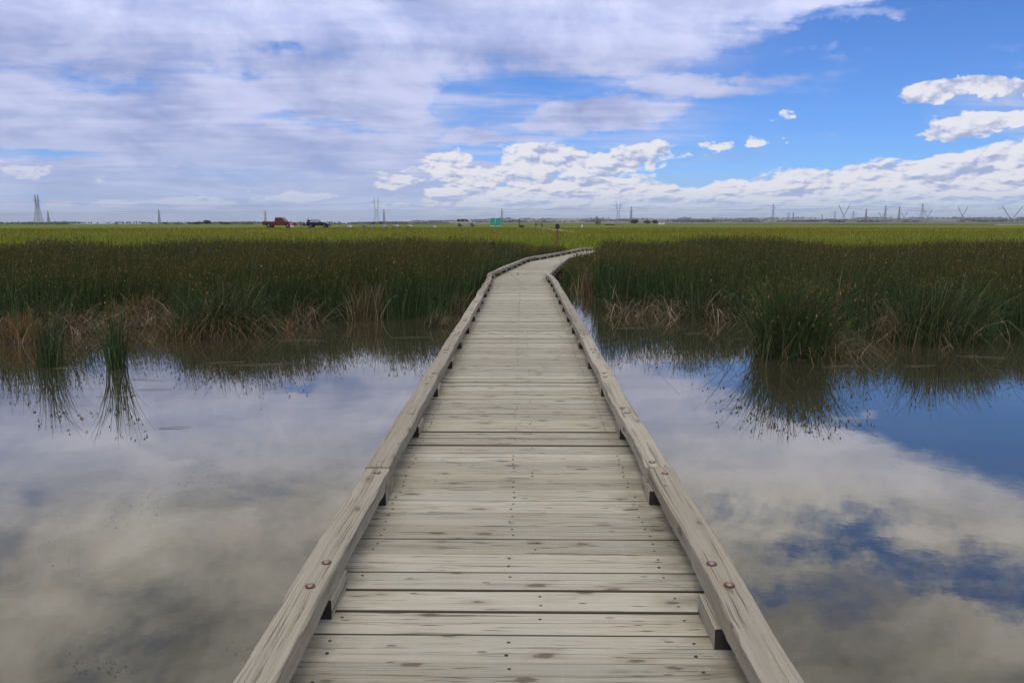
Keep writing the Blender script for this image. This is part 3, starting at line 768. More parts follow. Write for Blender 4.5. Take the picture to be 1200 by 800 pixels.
tussock('sedge_mound', 250, 393, 'rounded mound of arching green sedge with rusty dead skirt at the left waterline', 'sedge mound', [('sedge', .72, 'stems'), ('rusty_straw', .28, 'dead_stems')], 1.0, 1100, .62, (.4, 1.15), (.006, .010), 0, GT, .85, mound=.12)
tussock('sedge_mound', 205, 397, 'low olive sedge mound with orange straw beside the rounded green mound', 'sedge mound', [('sedge', .55, 'stems'), ('rusty_straw', .45, 'dead_stems')], .62, 420, .32, (.2, .9), (.006, .010), 0, GT, .75)
tussock('straw_tuft', 155, 381, 'wide pinkish brown dead straw mound behind the left pair of tufts', 'straw mound', [('straw', .6, 'dead_stems'), ('rusty_straw', .4, 'stems')], .55, 900, .6, (.4, 1.3), (.006, .011), 0, GT, .8, mound=.22)
tussock('straw_tuft', 70, 392, 'flattened grey pink straw mound between the two small water tufts', 'straw mound', [('straw', .8, 'dead_stems'), ('rusty_straw', .2, 'stems')], .45, 420, .36, (.5, 1.4), (.006, .011), 0, GT, .8, mound=.16)
tussock('rusty_tuft', 8, 403, 'orange brown straw tuft at the left edge of the picture on the waterline', 'straw tuft', [('rusty_straw', .8, 'stems'), ('sedge', .2, 'stems')], .5, 420, .35, (.2, .9), (.006, .010), 0, GT, .7, mound=.12)
tussock('straw_tuft', 345, 379, 'tangle of long bent grey dead stems over dark water left of the boardwalk', 'dead stems', [('straw', 1.0, 'dead_stems')], 1.05, 130, .45, (.3, 1.1), (.009, .014), 0, GT, .5)
tussock('rusty_tuft', 332, 388, 'tiny bright orange tuft at the water beside the rounded sedge mound', 'straw tuft', [('rusty_straw', 1.0, 'stems')], .34, 60, .07, (.2, .8), (.008, .012), 0, GT, .6)
tussock('straw_tuft', 425, 374, 'upright tan straw tuft against dark reeds between dead stems and boardwalk', 'straw tuft', [('straw', .3, 'stems'), ('rusty_straw', .3, 'stems'), ('sedge', .4, 'stems')], .78, 380, .36, (.1, .5), (.006, .010), 0, GT, .6)
tussock('straw_tuft', 827, 372, 'tall pale straw tuft with drooping leaves in the reeds right of the boardwalk', 'straw tuft', [('straw', .8, 'dead_stems'), ('sedge', .2, 'stems')], 1.0, 420, .42, (.3, 1.0), (.010, .017), 0, GT, .85)
tussock('straw_tuft', 752, 369, 'thin pale drooping leaves at the front of the reeds nearest the boardwalk on the right', 'straw tuft', [('straw', 1.0, 'dead_stems')], .85, 110, .45, (.4, 1.0), (.010, .016), 0, GT, .85)
tussock('straw_tuft', 692, 345, 'pinkish dead straw tuft behind the water inlet beside the right kerb', 'straw tuft', [('rusty_straw', .4, 'stems'), ('straw', .6, 'stems')], .8, 300, .26, (.1, .7), (.009, .014), 0, GT, .8)
tussock('straw_tuft', 995, 381, 'domed grey brown heap of dead straw behind the large water clump', 'straw mound', [('straw', .7, 'dead_stems'), ('rusty_straw', .3, 'stems')], 1.0, 700, .5, (.3, 1.1), (.006, .010), 0, GT, .9, mound=.3)
tussock('straw_tuft', 1055, 394, 'small upright yellow straw tuft at the waterline right of the large clump', 'straw tuft', [('straw', .55, 'stems'), ('rusty_straw', .45, 'stems')], .62, 260, .22, (.1, .6), (.006, .010), 0, GT, .6)
tussock('sedge_mound', 1105, 401, 'big green arching sedge mound at the right waterline', 'sedge mound', [('sedge', .9, 'stems'), ('straw', .1, 'dead_stems')], 1.1, 1300, .65, (.2, .9), (.006, .010), 0, GT, .85)
tussock('straw_tuft', 535, 366, 'short grey straw tuft hard against the outside of the left kerb', 'straw tuft', [('straw', .7, 'stems'), ('rusty_straw', .3, 'stems')], .6, 160, .2, (.2, .8), (.008, .012), 0, GT, .7)
tussock('straw_tuft', 590, 319, 'pinkish straw tuft behind the bend of the left kerb', 'straw tuft', [('straw', .6, 'stems'), ('rusty_straw', .4, 'stems')], .95, 240, .35, (.2, .8), (.012, .018), 0, GT, .7)

# floating dead stems and scum
ST = [(300, 428, 1.0, .2), (255, 426, .55, .12), (165, 425, .45, -.1), (155, 447, .5, -.15), (62, 433, .4, .2), (118, 466, .42, .25), (165, 458, .4, .15), (187, 503, .3, .2),
      (345, 400, .8, .1), (480, 396, .7, .1), (745, 385, .6, .12), (820, 391, .5, .0), (995, 429, .6, .2), (1160, 418, .7, -.35), (1090, 428, .5, .2), (840, 437, .5, .9), (790, 362, .7, .1)]
for i, (px, py, L, rot) in enumerate(ST):
    D = gD(py, EYE - WATER); o = MB(); bd = random.uniform(-.06, .06)
    o.tube([(-L / 2, 0, 0), (-L / 6, bd * L, .004), (L / 6, bd * L * 1.2, .006), (L / 2, -bd * L, .002)], [.0015, .003, .0025, .001], 6)
    ob = o.build('floating_reed_stem', M['straw_plain'] if 'straw_plain' in M else M.setdefault('straw_plain', simple('wet_straw', (.14, .115, .08), .6, 0, .3, 8)))
    ob.location = (uX(px, D), D, WATER + .004); ob.rotation_euler = (0, 0, rot)
    side = 'left' if px < 600 else 'right'
    tag(ob, 'thin dead reed stem floating flat on the pond ' + side + ' of the boardwalk', 'reed stem', 'floating stems ' + side + ' of the boardwalk')
n = 420; sx, sy = rng.random(n), rng.random(n); vs = []; qs = []
cand = [(150, 545, 70, 26, .9), (215, 560, 60, 18, .8), (120, 590, 60, 40, .9), (95, 660, 70, 30, .35), (40, 640, 50, 30, .25), (240, 540, 40, 12, .5), (560 - 300, 760, 60, 20, .2), (60, 785, 60, 15, .4)]
for k in range(n):
    c = cand[rng.choice(len(cand), p=np.array([q[4] for q in cand]) / sum(q[4] for q in cand))]
    px, py = rng.normal(c[0], c[2] * .55), rng.normal(c[1], c[3] * .55); D = gD(py, EYE - WATER); x0, y0 = uX(px, D), D
    if fbm(np.array(x0 * 3 + 50), np.array(y0 * 3 + 50), 4) < .5: continue
    s = rng.uniform(.0025, .0065); a = rng.uniform(0, 6.28); b = len(vs)
    for q in range(4): vs.append((x0 + s * math.cos(a + q * 1.57) * rng.uniform(.5, 1.6), y0 + s * math.sin(a + q * 1.57) * rng.uniform(.4, 1), WATER + .004))
    qs.append((b, b + 1, b + 2, b + 3))
tag(np_mesh('pond_scum', np.array(vs), np.array(qs), simple('scum', (.06, .055, .04), .7, 0, .3, 8)), 'scattered dark specks of floating scum on the left water', 'pond scum', None, 'stuff')

# ------------------------------------------------------------------ pylons
def lattice(mb, base_w, top_w, z0, z1, n, w, cx0=0.0, cx1=0.0, depth=None):
    """square lattice shaft between two heights"""
    depth = depth or (base_w, top_w); P = []
    for k in range(n + 1):
        f = 1 - (1 - k / n) ** 1.15; z = z0 + (z1 - z0) * f; bw_ = base_w + (top_w - base_w) * f; bd = depth[0] + (depth[1] - depth[0]) * f; c = cx0 + (cx1 - cx0) * f
        P.append([(c + sx * bw_ / 2, sy * bd / 2, z) for sx, sy in ((-1, -1), (1, -1), (1, 1), (-1, 1))])
    for k in range(n):
        for q in range(4):
            q2 = (q + 1) % 4
            mb.bar(P[k][q], P[k + 1][q], w); mb.bar(P[k][q], P[k + 1][q2], w * .6); mb.bar(P[k][q2], P[k + 1][q], w * .6); mb.bar(P[k + 1][q], P[k + 1][q2], w * .6)
def insul(parent, x, z, L, w):
    m = MB(); m.tube([(x, 0, z), (x, 0, z - L)], [w, w], 6); m.build('insulator', M['insul'], parent)
def pylon_mast(H, w):
    r = empty('power_pylon'); b = MB(); lattice(b, H * .17, H * .035, 0, H * .72, 6, w); lattice(b, H * .035, H * .02, H * .72, H, 4, w * .8); b.build('lattice_mast', M['steel'], r)
    for z, L in ((.66, .10), (.78, .13), (.9, .09)):
        c = MB(); c.bar((-H * L, 0, H * z), (H * L, 0, H * z), w); c.bar((-H * L, 0, H * z), (0, 0, H * (z + .04)), w * .7); c.bar((H * L, 0, H * z), (0, 0, H * (z + .04)), w * .7); c.build('crossarm', M['steel'], r)
        insul(r, -H * L, H * z, H * .035, w * .4); insul(r, H * L, H * z, H * .035, w * .4)
    return r
def pylon_twin(H, w):
    """legs narrowing to a waist, two upright masts above joined by a crossarm"""
    r = empty('power_pylon'); b = MB()
    lattice(b, H * .22, H * .10, 0, H * .55, 6, w); b.build('leg_frame', M['steel'], r)
    for s in (-1, 1):
        m = MB(); lattice(m, H * .045, H * .035, H * .55, H * .8, 4, w * .7, s * H * .055, s * H * .072); lattice(m, H * .03, H * .010, H * .8, H, 3, w * .7, s * H * .072, s * H * .075); m.build('top_mast', M['steel'], r)
    c = MB(); z = H * .8; L = H * .20
    c.bar((-L, 0, z), (L, 0, z), w); c.bar((-L, 0, z), (-H * .07, 0, z + H * .05), w * .7); c.bar((L, 0, z), (H * .07, 0, z + H * .05), w * .7); c.bar((-H * .07, 0, z + H * .05), (H * .07, 0, z + H * .05), w); c.build('crossarm', M['steel'], r)
    for x in (-L * .95, 0, L * .95): insul(r, x, z, H * .06, w * .4)
    return r
def pylon_vee(H, w, spread=.34, waist=.35):
    r = empty('power_pylon'); b = MB(); lattice(b, H * .2, H * .06, 0, H * waist, 4, w); b.build('leg_frame', M['steel'], r)
    for s in (-1, 1):
        m = MB(); lattice(m, H * .035, H * .04, H * waist, H * .82, 6, w * .8, s * H * .02, s * H * spread * .8); lattice(m, H * .04, H * .01, H * .82, H, 3, w * .7, s * H * spread * .8, s * H * spread); m.build('vee_arm', M['steel'], r)
    c = MB(); z = H * .8; L = H * spread * 1.35
    c.bar((-L, 0, z), (L, 0, z), w); c.bar((-L, 0, z), (-H * spread * .8, 0, z + H * .05), w * .7); c.bar((L, 0, z), (H * spread * .8, 0, z + H * .05), w * .7); c.build('crossarm', M['steel'], r)
    for x in (-L * .97, -L * .1, L * .1, L * .97): insul(r, x, z, H * .07, w * .4)
    return r
def pylon_double(H, w):
    r = empty('power_pylon'); b = MB(); lattice(b, H * .26, H * .08, 0, H * .55, 6, w); lattice(b, H * .08, H * .05, H * .55, H * .95, 5, w); b.build('lattice_mast', M['steel'], r)
    for z, L in ((.55, .28), (.68, .40), (.82, .30), (.94, .20)):
        for s in (-1, 1):
            c = MB(); c.bar((0, 0, H * z), (s * H * L, 0, H * (z + .01)), w); c.bar((0, 0, H * (z + .06)), (s * H * L, 0, H * (z + .015)), w * .7)
            if z > .9: c.bar((s * H * L, 0, H * z), (s * H * (L + .05), 0, H * (z + .06)), w * .7)
            c.build('crossarm', M['steel'], r)
            if z < .9: insul(r, s * H * L, H * z, H * .05, w * .4)
    return r
PG = 'power pylons along the horizon'
KIND = {'mast': (pylon_mast, 30), 'twin': (pylon_twin, 46), 'vee': (pylon_vee, 44), 'double': (pylon_double, 46), 'wide': (lambda H, w: pylon_vee(H, w, .62, .12), 40)}
PY = [('twin', 41, 228, 262, .95, 'tallest pylon at the far left edge of the field'), ('mast', 53, 247, 262, 1.1, 'slender pylon just right of the tallest one at the far left'),
      ('mast', 184.5, 245, 263, .9, 'lone slender pylon between the left edge and the red pickup'), ('mast', 310, 246, 263, .9, 'slender pylon rising behind the bed of the red pickup'),
      ('twin', 441, 231, 262.5, .9, 'twin mast pylon standing above the row of boulders'), ('mast', 449.7, 245, 262.5, .8, 'small slender pylon beside the twin mast pylon over the boulders'),
      ('mast', 588, 244, 262, .7, 'slender pylon rising behind the teal portable toilets'), ('twin', 724, 237, 262, .8, 'twin mast pylon just right of the dark standing boulder'),
      ('mast', 739, 242, 262, .8, 'slender pylon rising over the round bush right of the boulder'), ('mast', 904, 239, 260, .9, 'lone slender pylon over the middle of the right field'),
      ('twin', 922, 249, 259, .8, 'tiny twin mast pylon right of the lone slender one'), ('mast', 927.5, 249, 259, .9, 'tiny mast pylon, second of the tiny pair on the right'),
      ('double', 975.7, 247, 259, .7, 'small many armed pylon left of the vee pylon'), ('vee', 986, 239, 259.5, .8, 'vee topped pylon between two small many armed ones'),
      ('double', 997, 247, 259, .7, 'small many armed pylon right of the vee pylon'), ('mast', 1011.7, 244, 259, .8, 'plain slender pylon left of the tall mast on the right'),
      ('mast', 1034, 240.5, 259, .8, 'tall slender mast pylon, left neighbour of a plainer one on the right'), ('mast', 1050, 242, 259, .8, 'slender pylon close beside a small vee pylon'),
      ('vee', 1056, 248, 259.5, .7, 'small vee pylon close to the big many armed pylon'), ('double', 1076.5, 237.5, 259, .85, 'big many armed pylon, the heaviest on the right horizon'),
      ('vee', 1083, 246, 259, .7, 'vee pylon half hidden behind the heaviest pylon'), ('vee', 1123, 242, 258.5, .8, 'lone vee pylon in the gap before the right edge'),
      ('wide', 1180, 241, 260, 1.0, 'wide open vee pylon at the right edge of the picture'), ('mast', 961, 251, 259, .9, 'faintest tiny pylon, leftmost of the right cluster'), ('vee', 1030, 248, 259, .7, 'tiny vee pylon just left of the tall mast')]
ptop = {}
for kind, px, yt, yb, wk, label in PY:
    fn, H = KIND[kind]; D = H * 951 / (yb - yt); w = D / 951 * (.27 if kind in ('mast', 'twin') else .13) * wk
    x = uX(px, D); z = EYE - (yb - HOR) / 951 * D
    o = fn(H, w); g = tz(x, D)
    zb = min(z, g + .5) if D < 700 else z
    o.location = (x, D, zb); o.rotation_euler = (0, 0, random.uniform(-.5, .5) if kind == 'mast' else (R_(88) if px == 41 else random.uniform(-.25, .25)))
    tag(o, 'grey steel ' + label, 'pylon', PG); ptop[px] = (x, D, zb, H, kind)
    # concrete footing down to the ground
    if zb - g > .3:
        f = MB(); s = H * .2
        for sx in (-.5, .5):
            for sy in (-.5, .5): f.tube([(sx * s, sy * s, g - zb - .3), (sx * s, sy * s, .1)], [w * .6, w * .6], 6)
        f.build('footing', M['steel'], o)
def cable(name, pts, sag, rad, label, grp):
    m = MB(); P = []; Rr = []
    for a, b in zip(pts[:-1], pts[1:]):
        a, b = Vector(a), Vector(b); N = 14
        for k in range(N + (1 if b == Vector(pts[-1]) else 0)):
            f = k / N; p = a.lerp(b, f); p.z -= sag * 4 * f * (1 - f); P.append(p); Rr.append(rad * p.length / 1400)
    m.tube(P, Rr, 5, 0, False); tag(m.build(name, M['cable']), label, 'power line', grp)
def cpt(px, f, s=0.0):
    x, D, z, H, kd = ptop[px]; return (x + s, D + s, z + H * f)
lineA = [53, 184.5, 310, 449.7, 588, 739, 904]
ext = lambda p, q: tuple(Vector(p) + (Vector(p) - Vector(q)) * 1.0)
for f, s, nm in ((.90, 2.5, 'topmost'), (.76, 3.5, 'lower')):
    pts = [cpt(p, f, s) for p in lineA]; pts = [ext(pts[0], pts[1])] + pts + [cpt(1034, f, s), cpt(1123, f * .85, s)]
    cable('power_cable', pts, 1.6, .13, 'thin ' + nm + ' power cable strung along the slender pylons', 'cables of the slender pylons')
for f, s, nm in ((.74, -10, 'front'),):
    pts = [cpt(p, f, s) for p in (41, 441, 724, 986)]; pts = [ext(pts[0], pts[1])] + pts + [cpt(1180, .74, 0)]
    cable('power_cable', pts, 5.0, .11, 'thin ' + nm + ' power cable strung along the twin mast pylons', 'cables of the twin mast pylons')

# ------------------------------------------------------------------ trees, bushes, far woods, farms
def leaves(n, rx, ry, rz, cz, size, seed=0):
    g = np.random.default_rng(seed); d = g.normal(0, 1, (n, 3)); d /= np.linalg.norm(d, axis=1)[:, None]
    rr = g.random(n) ** .45; lump = .72 + .5 * fbm(d[:, 0] * 2.2 + 10 + seed, d[:, 2] * 2.2 + d[:, 1] * 1.7 + 10, seed)
    p = d * (rr * lump)[:, None] * [rx, ry, rz]; p[:, 2] = np.maximum(p[:, 2], -rz * .85); p[:, 2] += cz
    a = g.normal(0, 1, (n, 3)); a /= np.linalg.norm(a, axis=1)[:, None]; b = np.cross(a, g.normal(0, 1, (n, 3))); b /= np.linalg.norm(b, axis=1)[:, None]
    s = (size * g.uniform(.6, 1.3, n))[:, None]
    V = np.stack([p - a * s, p + b * s * .6, p + a * s, p - b * s * .6], 1).reshape(-1, 3)
    at = {'rnd': np.repeat(g.random(n) * .9, 4), 'tip': np.zeros(n * 4), 'patch': np.repeat(g.random(n), 4)}
    return V, np.arange(n * 4).reshape(-1, 4), at
def tree(name, px, D, hpx, wpx, label, cat, group=None, base=None):
    x = uX(px, D); z = tz(x, D) if base is None else EYE - (base - HOR) / 951 * D
    H = hpx * D / 951; W = wpx * D / 940
    r = empty(name, (x, D, z), 0, label, cat, group)
    t = MB(); t.tube([(0, 0, -.5), (0, 0, H * .35), (H * .02, 0, H * .7)], [H * .05, H * .035, H * .015], 7)
    for k in range(4): a = k * 1.6; t.tube([(0, 0, H * .3), (math.cos(a) * W * .25, math.sin(a) * W * .25, H * .65)], [H * .02, H * .008], 5)
    t.build('trunk', M['bark'], r)
    V, Q, at = leaves(700, W * .5, W * .45, H * .5, H * .55, W * .055, int(px)); np_mesh('crown', V, Q, M['leaf'], at, None, r)
TRE = [(220, 700, 2.2, 3, 'thin dark tree, leftmost of the small grove left of the pickup'), (241, 700, 4.6, 10, 'widest dark tree of the small grove left of the pickup'), (229, 720, 2, 14, 'low dark thicket in the middle of the small grove'),
       (263, 740, 2, 14, 'low dark thicket right of the widest grove tree'), (191, 420, 1.8, 5, 'small dark bush beside the foot of a slender pylon'), (437, 700, 2, 6, 'dark low bush below the twin mast pylon'), (446, 690, 3, 5, 'round dark bush at the foot of the pylon pair'),
       (743, 620, 5, 10, 'round dark bush on the skyline right of the standing boulder'), (758, 900, 4, 9, 'mid green tree right of the round bush'), (767, 900, 4.5, 8, 'darker tree beside the white shed')]
for px, D, h, w, l in TRE: tree('tree', px, D, h, w, l, 'tree', 'trees on the skyline', base=262.6 if px < 500 else 262.2)
tree('bush', 355.5, 175, 4.2, 4, 'small dark green bush between the pickup and the dark blue car', 'bush')
tree('bush', 611, 160, 2.4, 7, 'low dark bush near the thin post right of the toilets', 'bush')
vs, qs, ats = [], [], {'rnd': [], 'tip': [], 'patch': []}; off = 0
for k in range(150):
    left = k < 50
    if left:
        a = random.uniform(-.62, -.15); D = random.uniform(2200, 3000); z = EYE - random.uniform(.5, 1.5) / 951 * D
    else:
        a = random.uniform(-.18, .62); D = random.choice((2600, 3800, 5200, 7200)) * random.uniform(.9, 1.1); z = None
    x, yv = D * math.sin(a), D * math.cos(a); z = tz(x, yv) if z is None else z
    W = random.uniform(20, 110) * D / 3000; V, Q, at = leaves(90, W, W * .5, D * random.uniform(.0006, .0016), 0, D * .0012, k)
    V = V + [x, yv, z + D * .0006]; vs.append(V); qs.append(Q + off); off += len(V)
    for kk in ats: ats[kk].append(at[kk])
tag(np_mesh('distant_woods', np.concatenate(vs), np.concatenate(qs), M['leaf'], {k: np.concatenate(v) for k, v in ats.items()}), 'hazy blue belts of woodland on the far plain', 'woods', None, 'stuff')
# dark hedge along the crest on the right
n = 9000; px = rng.uniform(915, 1420, n); D = rng.uniform(315, 335, n); x = (px - VPX) / 940 * D; hh = rng.uniform(.25, .62, n) * smooth(915, 990, px)
v, q, at, mi = blades(x, D, terrain(x, D) - .03, hh + .02, rng.uniform(.25, .5, n), rng.uniform(0, .5, n), rng.uniform(-3, 3, n), .5, rng.random(n) * .9, rng.random(n), 3)
tag(np_mesh('hedge', v, q, M['leaf'], at, mi), 'long low dark hedge along the far edge of the right field', 'hedge')
def shed(px, D, wpx, hpx, label, base=None):
    x = uX(px, D); z = tz(x, D) if base is None else EYE - (base - HOR) / 951 * D; W = wpx * D / 940; H = hpx * D / 951
    r = empty('farm_shed', (x, D, z), 0, label, 'shed', 'white sheds on the far plain'); w = MB(); w.box((0, 0, H * .3 - 1), (W, W * .5, H * .6 + 2)); w.build('wall', M['white_wall'], r)
    rf = MB(); rf.prism([(-W * .53, H * .6), (W * .53, H * .6), (W * .40, H), (-W * .40, H)], -W * .28, W * .28); rf.build('roof', M['roof'], r)
    d = MB(); d.box((0, -W * .25 - .1, H * .22), (W * .22, .15, H * .44)); d.build('door', M['roof'], r)
for px, D, w, h, b, l in ((774.5, 1000, 7, 2.6, 262.3, 'white shed beside the darker tree right of the pylon pair'), (714, 900, 9, 1.6, 262.8, 'long low white shed right of the standing boulder'), (824, 3000, 6, 1.8, 261.8, 'white shed alone on the plain left of the lone slender pylon'),
                       (842, 3000, 9, 2.0, 261.5, 'long white shed, nearer the lone slender pylon'), (660, 2600, 7, 1.6, 262.0, 'pale shed behind the sign post'), (1130, 2600, 8, 1.6, 260.2, 'pale shed near the lone vee pylon')):
    shed(px, D, w, h, l, b)
bar = MB(); Db = 300.0
for k in range(11):
    x = uX(1163 + k * 3.2, Db); bar.box((x, Db, tz(x, Db) + .30), (1.06, .25, .26 if k % 4 else .2))
tag(bar.build('road_barrier', M['white']), 'low white barrier lying along the far right edge of the field', 'barrier')

# ------------------------------------------------------------------ rocks
def rock(px, D, wpx, hpx, mat, label, name='boulder', group=None, seed=0, lean=0.0, base=None):
    x = uX(px, D); W = wpx * D / 940 / 2; H = hpx * D / 951
    bm = bmesh.new(); bmesh.ops.create_icosphere(bm, subdivisions=3, radius=1)
    for vv in bm.verts:
        d = vv.co.copy(); k = 1 + .28 * mnoise.noise(d * 1.3 + Vector((seed * 7, 0, 0))) + .10 * mnoise.noise(d * 3.7 + Vector((0, seed * 3, 0)))
        vv.co = Vector((d.x * W * k, d.y * W * .8 * k, max(-.1, (d.z * .55 + .42)) * H * k)); vv.co.x += lean * vv.co.z
    me = bpy.data.meshes.new(name); bm.to_mesh(me); bm.free(); me.materials.append(mat)
    o = bpy.data.objects.new(name, me); COL.objects.link(o); o.location = (x, D, (tz(x, D) if base is None else EYE - (base - HOR) / 951 * D) - .08); tag(o, label, 'boulder', group)
BG = 'boulders around the car park'
rock(701, 265, 6.6, 9.5, M['dark_rock'], 'dark grey standing boulder on the skyline above the path', seed=3, lean=-.12)
for i, (px, w, h, mk, l) in enumerate(((409, 9, 2.6, 'rock', 'wide pale topped boulder nearest the dark blue car'), (425.5, 4, 2.4, 'dark_rock', 'small dark boulder, second from the dark blue car'), (435, 4, 2, 'rock', 'small pale boulder below the twin mast pylon'),
                                     (449.5, 6, 2.6, 'rock', 'brown grey boulder below the small slender pylon'), (464, 9, 2.8, 'rock', 'broad low boulder in the middle of the gap between dark car and silver van'), (480, 8, 2.4, 'rock', 'pale flat boulder, second left of the silver van'), (509, 6, 1.8, 'rock', 'small whitish boulder nearest the silver van'), (394, 4, 1.4, 'rock', 'tiny boulder just right of the dark blue car'))):
    rock(px, 152 + (i % 3) * 3, w, h + 1.2, M[mk], l, group=BG, seed=i + 10)

# ------------------------------------------------------------------ vehicles
def arc(cx0, cz, r, n=9):
    return [(cx0 - r * math.cos(math.pi * k / n), cz + r * math.sin(math.pi * k / n)) for k in range(n + 1)]
def wheel(parent, x, y, r, wd):
    t = MB(); t.lathe((0, 0, 0), [(r * .62, -wd / 2), (r * .93, -wd / 2), (r, -wd * .35), (r, wd * .35), (r * .93, wd / 2), (r * .62, wd / 2)], 20, axis='y'); o = t.build('wheel', M['tyre'], parent); o.location = (x, y, r)
    h = MB(); h.lathe((0, 0, 0), [(r * .1, -wd * .52), (r * .3, -wd * .50), (r * .62, -wd * .42), (r * .62, wd * .42), (r * .3, wd * .50), (r * .1, wd * .52)], 14, axis='y'); h.build('rim', M['chrome'], o)
def side_panel(parent, name, poly, hwf, mat, proud=.006, th=.02):
    for s in (-1, 1):
        m = MB(); n = len(poly)
        for e in (0, 1):
            for x, z in poly: m.v.append((x, s * (hwf(z) + (proud if e == 0 else proud - th)), z))
        m.face(range(n)); m.face([n + k for k in reversed(range(n))])
        for k in range(n): j = (k + 1) % n; m.face((k, n + k, n + j, j))
        m.build(name, mat, parent)
def end_panel(parent, name, quad, mat):
    """quad: (x,z) bottom, (x,z) top, half width bottom, half width top; nudged outward"""
    (x0, z0), (x1, z1), w0, w1, nx = quad; m = MB()
    m.v = [(x0 + nx, -w0, z0), (x0 + nx, w0, z0), (x1 + nx, w1, z1), (x1 + nx, -w1, z1), (x0 - nx * 2, -w0, z0), (x0 - nx * 2, w0, z0), (x1 - nx * 2, w1, z1), (x1 - nx * 2, -w1, z1)]
    for f in ((0, 1, 2, 3), (7, 6, 5, 4), (0, 4, 5, 1), (1, 5, 6, 2), (2, 6, 7, 3), (3, 7, 4, 0)): m.face(f)
    m.build(name, mat, parent)
def vehicle(name, px, D, rz, label, paint, L, spec):
    x = uX(px, D); r = empty(name, (x, D, tz(x, D) + .02), rz, label, 'pickup truck' if 'pickup' in name else 'car')
    hw = spec['hw']; belt = spec['belt']; rf = spec['roof']; tum = spec.get('tum', .16)
    def hwf(z): return hw * (1 - .05 * max(0, .55 - z) / .55) if z <= belt else hw - (z - belt) / (rf - belt) * tum
    b = MB(); b.prism(spec['lower'], -1, 1, hwf); b.build('body', paint, r)
    c = MB(); c.prism(spec['cabin'], -1, 1, lambda z: hwf(z) - .004); c.build('cab', paint, r)
    if 'bed' in spec: 
        for args in spec['bed']: m = MB(); m.box(*args); m.build('cargo_bed', M['black'], r)
    for poly in spec['win']: side_panel(r, 'side_window', poly, hwf, spec.get('gl', M['glass']))
    end_panel(r, 'windscreen', spec['ws'], spec.get('gl', M['glass'])); end_panel(r, 'rear_window', spec['rw'], spec.get('gl', M['glass']))
    for wx in spec['wheels']:
        for s in (-1, 1): wheel(r, wx, s * (hw - .12), spec['wr'], .23)
    f, k = spec['front'], spec['rear']
    for s in (-1, 1):
        m = MB(); m.box((f[0], s * hw * .76, f[1]), (.08, .3, .17)); m.build('headlight', M['lamp_white'], r)
        m = MB(); m.box((k[0], s * hw * .86, k[1]), (.07, .18, .26)); m.build('tail_light', M['lamp_red'], r)
        m = MB(); m.box((spec['mir'], s * (hw + .09), belt + .08), (.12, .18, .16)); m.build('mirror', paint, r)
        for hx in spec['handles']: m = MB(); m.box((hx, s * (hw + .012), belt - .10), (.16, .03, .035)); m.build('door_handle', M['chrome'] if spec.get('chrome') else M['black'], r)
    m = MB(); m.box((f[0] + .04, 0, f[2]), (.14, hw * 1.9, .2)); m.build('front_bumper', M['chrome'] if spec.get('chrome') else paint, r)
    m = MB(); m.box((k[0] - .04, 0, k[2]), (.14, hw * 1.9, .2)); m.build('rear_bumper', M['chrome'] if spec.get('chrome') else paint, r)
    m = MB(); m.box((f[0] + .012, 0, f[1] - .02), (.06, hw * 1.05, .22)); m.build('grille', M['black'], r)
    return r
# red crew-cab pickup, nose to the right (+x)
lo = [(-2.85, .55), (-2.85, 1.08), (-2.8, 1.14), (-.42, 1.14), (.98, 1.14), (1.2, 1.13), (2.45, 1.05), (2.78, .98), (2.84, .85), (2.84, .48)] + [(p[0], p[1]) for p in reversed(arc(1.85, .45, .47))] + [(p[0], p[1]) for p in reversed(arc(-1.75, .45, .47))]
cab = [(-.55, 1.12), (-.5, 1.8), (-.38, 1.86), (.55, 1.88), (.72, 1.84), (1.38, 1.14)]
vehicle('pickup_truck', 326.5, 146, R_(-4), 'red crew cab pickup truck parked side on in the meadow', M['red'], 5.7,
        dict(hw=.98, belt=1.14, roof=1.88, tum=.17, lower=lo, cabin=cab, bed=[((-1.65, 0, 1.146), (2.1, 1.66, .012))], win=[[(-.42, 1.2), (-.40, 1.74), (.12, 1.76), (.12, 1.2)], [(.2, 1.2), (.2, 1.76), (.60, 1.75), (1.08, 1.22)]],
             ws=((1.33, 1.2), (.77, 1.78), .82, .74, .012), rw=((-.545, 1.22), (-.505, 1.72), .78, .7, -.012), wheels=(-1.75, 1.85), wr=.40, front=(2.81, .86, .55), rear=(-2.82, .92, .58), mir=1.02, handles=(-.28, .3), chrome=True, gl=M['glass']))
# dark blue hatchback, nose right, tailgate raised
lo = [(-2.05, .42), (-2.08, .82), (-1.98, .98), (-1.2, .98), (.7, .96), (1.5, .86), (2.02, .74), (2.1, .6), (2.1, .38)] + list(reversed(arc(1.35, .33, .38))) + list(reversed(arc(-1.3, .33, .38)))
cab = [(-1.95, .95), (-1.55, 1.34), (-1.2, 1.43), (-.2, 1.46), (.15, 1.42), (1.0, .95)]
hb = vehicle('hatchback_car', 372.5, 150, R_(-6), 'dark navy hatchback car parked side on right of the red pickup', M['navy'], 4.2,
        dict(hw=.86, belt=.96, roof=1.46, tum=.15, lower=lo, cabin=cab, win=[[(-1.45, 1.0), (-1.2, 1.33), (-.62, 1.38), (-.62, 1.0)], [(-.54, 1.0), (-.54, 1.385), (-.18, 1.39), (.08, 1.36), (.72, 1.0)]],
             ws=((.96, 1.0), (.2, 1.38), .74, .66, .012), rw=((-1.93, 1.0), (-1.6, 1.3), .7, .62, -.012), wheels=(-1.3, 1.35), wr=.31, front=(2.06, .64, .42), rear=(-2.05, .8, .45), mir=.62, handles=(-.75, .25), gl=M['pale_glass']))
